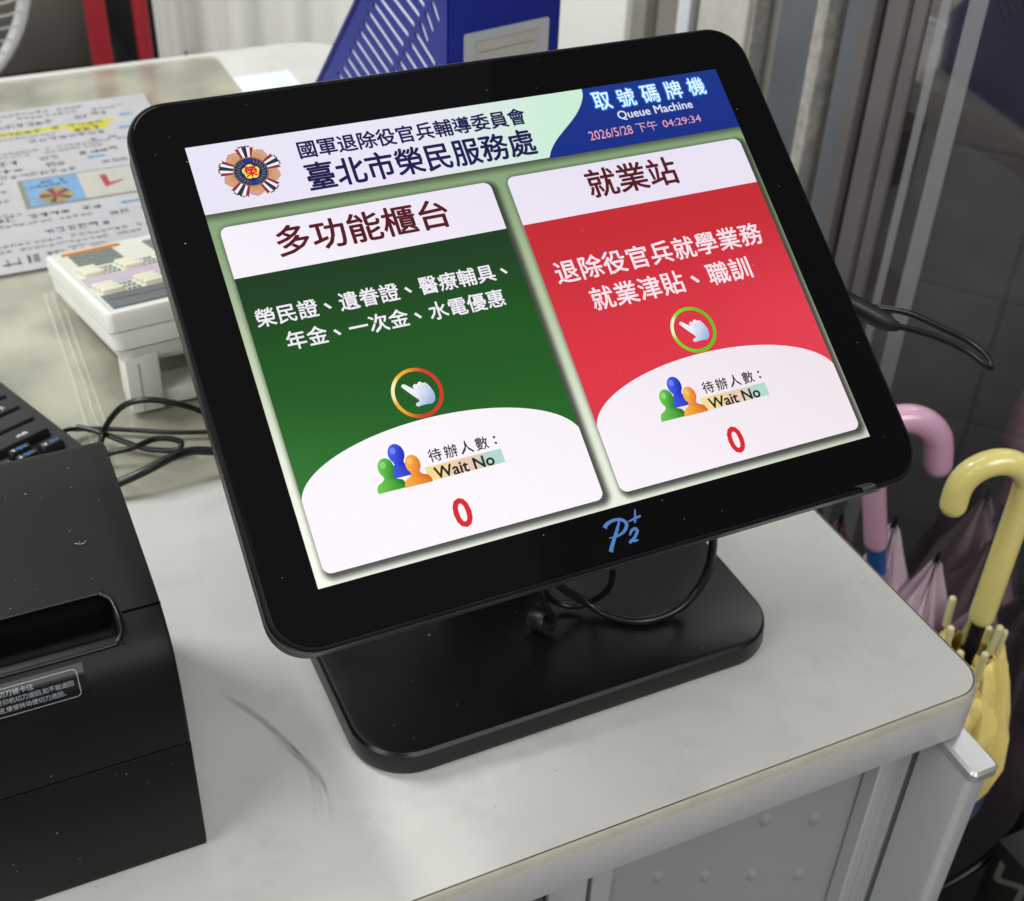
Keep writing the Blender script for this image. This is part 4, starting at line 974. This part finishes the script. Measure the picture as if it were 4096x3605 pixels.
# ================================================================ UMBRELLAS by the door
hz = Vector((-.94, .34, 0))
def hook_handle(base, top, h, R, drop):
    base = Vector(base); top = Vector(top); up = (top - base).normalized(); P = [base, base.lerp(top, .5), top]
    c = top + h * R
    for k in range(1, 9):
        a = math.pi * k / 9; P.append(c - h * R * math.cos(a) + up * R * math.sin(a))
    e = top + h * 2 * R; P += [e, e - up * drop]
    return P
def pleated(axis_top, axis_bot, rs, n=8, amp=.35, seg=64, twist=1.2, flare=0.):
    """closed canopy: pleated tube along an axis"""
    A = Vector(axis_top); B = Vector(axis_bot); d = (B - A).normalized(); u = d.orthogonal().normalized(); w = d.cross(u); rings = []
    m = len(rs)
    for k, r in enumerate(rs):
        t = k / (m - 1); p = A.lerp(B, t); ring_ = []
        for i in range(seg):
            a = 2 * math.pi * i / seg
            q = r * (1 + amp * (1 - .3 * t) * math.cos(n * a + 2.2 * math.sin(a + t * 3)) + .10 * math.sin(3 * a + 5 * t))
            nz = noise.noise(Vector((math.cos(a) * 2.2 + A.x * 40, math.sin(a) * 2.2, t * 9)))
            q *= 1 + .22 * nz
            ring_.append(p + (u * math.cos(a + twist * t) + w * math.sin(a + twist * t)) * q + d * (.012 * math.cos(n * a) * (1 - t) if k == 0 else 0))
        rings.append(ring_)
    return loft(rings, False, True)
# yellow one
yu = thing('hook_umbrella', 'pale yellow umbrella with hook handle and bunched yellow canopy', 'umbrella', (.372, -.028, FZ + .02))
ya_ = Vector((.372, -.028, 0))
obj('handle', *tube(hook_handle(ya_ + Vector((0, 0, -.109)), ya_ + Vector((0, 0, .012)), hz  , .0245, .012), .0094, 20, 6, True), 'umbrella_yellow', yu, smooth=60)
obj('shaft', *cyl(ya_ + Vector((0, 0, -.71)), ya_ + Vector((0, 0, -.108)), .0055, 12), 'steel_dark', yu, smooth=40)
obj('canopy', *pleated(ya_ + Vector((0, 0, -.150)), ya_ + Vector((0, 0, -.66)), [.020, .028, .035, .038, .036, .033, .029, .026, .023, .021, .020, .019, .018, .017, .016, .014, .012, .010], 8, .34, 96), 'cloth_yellow', yu, smooth=70)
for k in range(8):
    a = k * .785 + .3; c_ = Vector((math.cos(a), math.sin(a), 0)); zt = -.125 - .014 * math.sin(a * 2 + 1); r1 = .020 + .006 * math.cos(3 * a)
    rb = obj('rib_tip', *tube([ya_ + c_ * (r1 - .001) + Vector((0, 0, zt - .026)), ya_ + c_ * r1 + Vector((0, 0, zt))], .0030, 10, 2, True), 'rib_cream', yu, smooth=60)
    obj('rib', *cyl(ya_ + c_ * (r1 - .002) + Vector((0, 0, zt - .06)), ya_ + c_ * (r1 - .001) + Vector((0, 0, zt - .024)), .0016, 8), 'steel_dark', rb)
    pk = ya_ + c_ * (.030 + .004 * math.sin(5 * a)) + Vector((0, 0, -.205 - .020 * (k % 3)))
    tng = Vector((-c_.y, c_.x, 0))
    V = [ya_ + c_ * .021 + Vector((0, 0, -.150)), pk + tng * .020 + c_ * .006, pk - tng * .004 + c_ * .016 - Vector((0, 0, .030)), ya_ + c_ * .026 + Vector((0, 0, -.29)), pk - tng * .012]
    o = obj('fold', V, [[0, 1, 2, 4], [4, 2, 3]], 'cloth_yellow', yu, smooth=80); md = o.modifiers.new('t', 'SOLIDIFY'); md.thickness = .0006
def skirt(z0, z1, r0, r1, n, hem, ph_):
    V = []; F = []; seg = n * 10
    for k in range(6):
        t = k / 5
        for i in range(seg):
            a = 2 * math.pi * i / seg
            zz_ = abs(((a * n / (2 * math.pi) + ph_) % 1) * 2 - 1)
            nz = noise.noise(Vector((math.cos(a) * 3, math.sin(a) * 3, ph_ * 7 + t * 2)))
            r = (r0 + (r1 - r0) * t) * (1 + .16 * t * (zz_ - .5) + .16 * nz)
            V.append(ya_ + Vector((math.cos(a) * r, math.sin(a) * r, z0 + (z1 - z0) * t - hem * t * t * zz_ + .006 * nz)))
        if k:
            for i in range(seg):
                j = (i + 1) % seg; F.append([(k - 1) * seg + i, (k - 1) * seg + j, k * seg + j, k * seg + i])
    return V, F
for z0, z1, r0, r1, n, hem, p_ in ((-.146, -.185, .018, .036, 6, .022, .1), (-.170, -.215, .028, .042, 5, .026, .45), (-.200, -.245, .033, .044, 5, .030, .8)):
    o = obj('ruffle', *skirt(z0, z1, r0, r1, n, hem, p_), 'cloth_yellow', yu, smooth=50); md = o.modifiers.new('t', 'SOLIDIFY'); md.thickness = .0005
# pink one, canopy blue at the collar
pu = thing('hook_umbrella', 'pink hook-handled umbrella with blue collar behind the screen corner', 'umbrella', (.46, .14, FZ + .02))
pB = Vector((.443, .159, -.211)); pT = pB + Vector((0, 0, .110)) - Vector((.94 * .026, -.34 * .026, 0)); pup = (pT - pB).normalized()
obj('handle', *tube(hook_handle(pB, pT, -hz, .0295, .022), [.0108] * 4 + [.0115, .0120, .0125, .0128, .0130, .0130, .0130, .0128, .0125], 20, 6, True), 'umbrella_pink', pu, smooth=60)
obj('collar', *cyl(pB - pup * .038, pB - pup * .0005, .0088, 18), 'collar_blue', pu, smooth=40)
pbt = pB - pup * .53
obj('shaft', *cyl(pbt, pB - pup * .03, .005, 10), 'steel_dark', pu, smooth=40)
obj('canopy', *pleated(pB - pup * .05, pbt, [.010, .022, .036, .046, .048, .040, .03, .02, .01], 8, .35), 'cloth_pink', pu, smooth=70)
# folded umbrellas standing point up
def folded(tip, lean, L, r, mt, label, ferr=.022):
    tip = Vector(tip); d = Vector(lean).normalized(); o = thing('folded_umbrella', label, 'umbrella', tip - d * L, 'folded umbrellas by the door')
    obj('canopy', *pleated(tip - d * ferr, tip - d * L, [.004, .026, .042, .050, .054, .054, .05, .045], 7, .32, twist=.7), mt, o, smooth=70)
    rings = pleated(tip - d * (ferr - .002), tip - d * (ferr + .006), [.002, .006], 7, .2, 20)
    obj('ferrule', *tube([tip, tip - d * ferr * .5, tip - d * (ferr + .004)], [.0018, .0028, .0034], 10, 2), 'steel_dark', o, smooth=60)
    return o
folded((.468, .166, -.196), (.03, .02, 1), .47, .05, 'cloth_pink', 'dusty pink folded umbrella with dark tip, nearest the pink handle')
folded((.490, .126, -.214), (.02, -.02, 1), .45, .05, 'cloth_pink', 'dusty pink folded umbrella standing point up behind the yellow one')
folded((.440, .205, -.213), (-.02, .03, 1), .47, .05, 'cloth_plum', 'dark plum folded umbrella half hidden behind the desk edge')
folded((.492, .060, -.205), (.03, -.06, 1), .46, .05, 'cloth_plum', 'dark plum folded umbrella to the right of the yellow canopy')
# umbrella bin
bn = thing('umbrella_bin', 'navy blue plastic bin holding the umbrellas beside the desk', 'bin', (.41, .06, FZ))
bc = Vector((.405, .070, 0))
def circ(r, z, sx=1, sy=1.25): return [bc + Vector((r * sx * math.cos(2 * math.pi * i / 40), r * sy * math.sin(2 * math.pi * i / 40), z)) for i in range(40)]
obj('bin_wall', *loft([circ(.070, FZ + .002), circ(.090, -.37), circ(.092, -.37), circ(.094, -.362), circ(.090, -.360), circ(.087, -.37), circ(.068, FZ + .01)]), 'bin_navy', bn, smooth=40)
bh = [bc + Vector((.088 * math.cos(t), -.118 + .0, -.38 - .07 * math.sin(t))) for t in [math.pi * i / 8 for i in range(9)]]
obj('bin_handle', *tube(bh, .004, 8, 4), 'steel_dark', bn, smooth=60)
# dark box added to imitate mirrored lettering in the glass at the picture corner
bx = thing('reflection_box', 'added black box imitating reflected lettering by the door at the lower right', 'reflection_box', (.478, -.14, FZ))
obj('reflection_box_body', *bevbox(.452, .503, -.230, -.058, FZ, -.385, .002), 'reflection_box_black', bx, smooth=40)
vf = text_mesh('EN', .02, 2); V, F = fit(vf, -.125, -.068, -.428, -.402)
obj('reflected_print', [(.4518 - v.z * .0002, v.x, v.y) for v in V], F, 'reflected_print_grey', bx)

# ================================================================ small marks on the desk top
film('lint_film', (.955, .953, .95), .05, .6)
random.seed(21)
hr = []
spine_ = [(-.186, .018), (-.170, -.010), (-.160, -.036), (-.1535, -.058), (-.1545, -.078), (-.160, -.098)]
cs = [Vector((p.x, p.y)) for p in catmull([(x, y, 0) for x, y in spine_], 10)]
for k in range(20):
    i0 = random.randint(0, 30); i1 = min(len(cs) - 1, i0 + random.randint(10, 26)); o_ = random.gauss(0, .0012); sp = random.gauss(0, .0045)
    P = []
    for q, i in enumerate(range(i0, i1 + 1, 3)):
        t = i / (len(cs) - 1); P.append((cs[i].x + o_ + sp * max(0, t - .45) * 2.2, cs[i].y + random.uniform(-.001, .001)))
    if len(P) < 3: continue
    w = random.uniform(.0010, .0034) * (1.3 - i0 / 40)
    hr.append(ribbon(P, [.0001] + [w] * (len(P) - 2) + [.0001], .00010 + k * .000006, 3))
V, F = join(*hr)
ho = obj('lint_tuft', V, F, 'lint_film', origin=(-.16, -.05, 0)); tag(ho, 'grey smear of hair and lint on the desk left of the base', 'lint', kind='stuff')
V, F = specks(15, lambda: Matrix.Translation((random.uniform(-.2, .22), random.uniform(-.15, -.09) if random.random() < .7 else random.uniform(-.15, .15), .0001)), .0002, .00045)
tag(obj('dirt_specks', V, F, 'smudge', origin=(0, 0, 0)), 'small dark specks of dirt scattered on the desk top', 'dirt', kind='stuff')
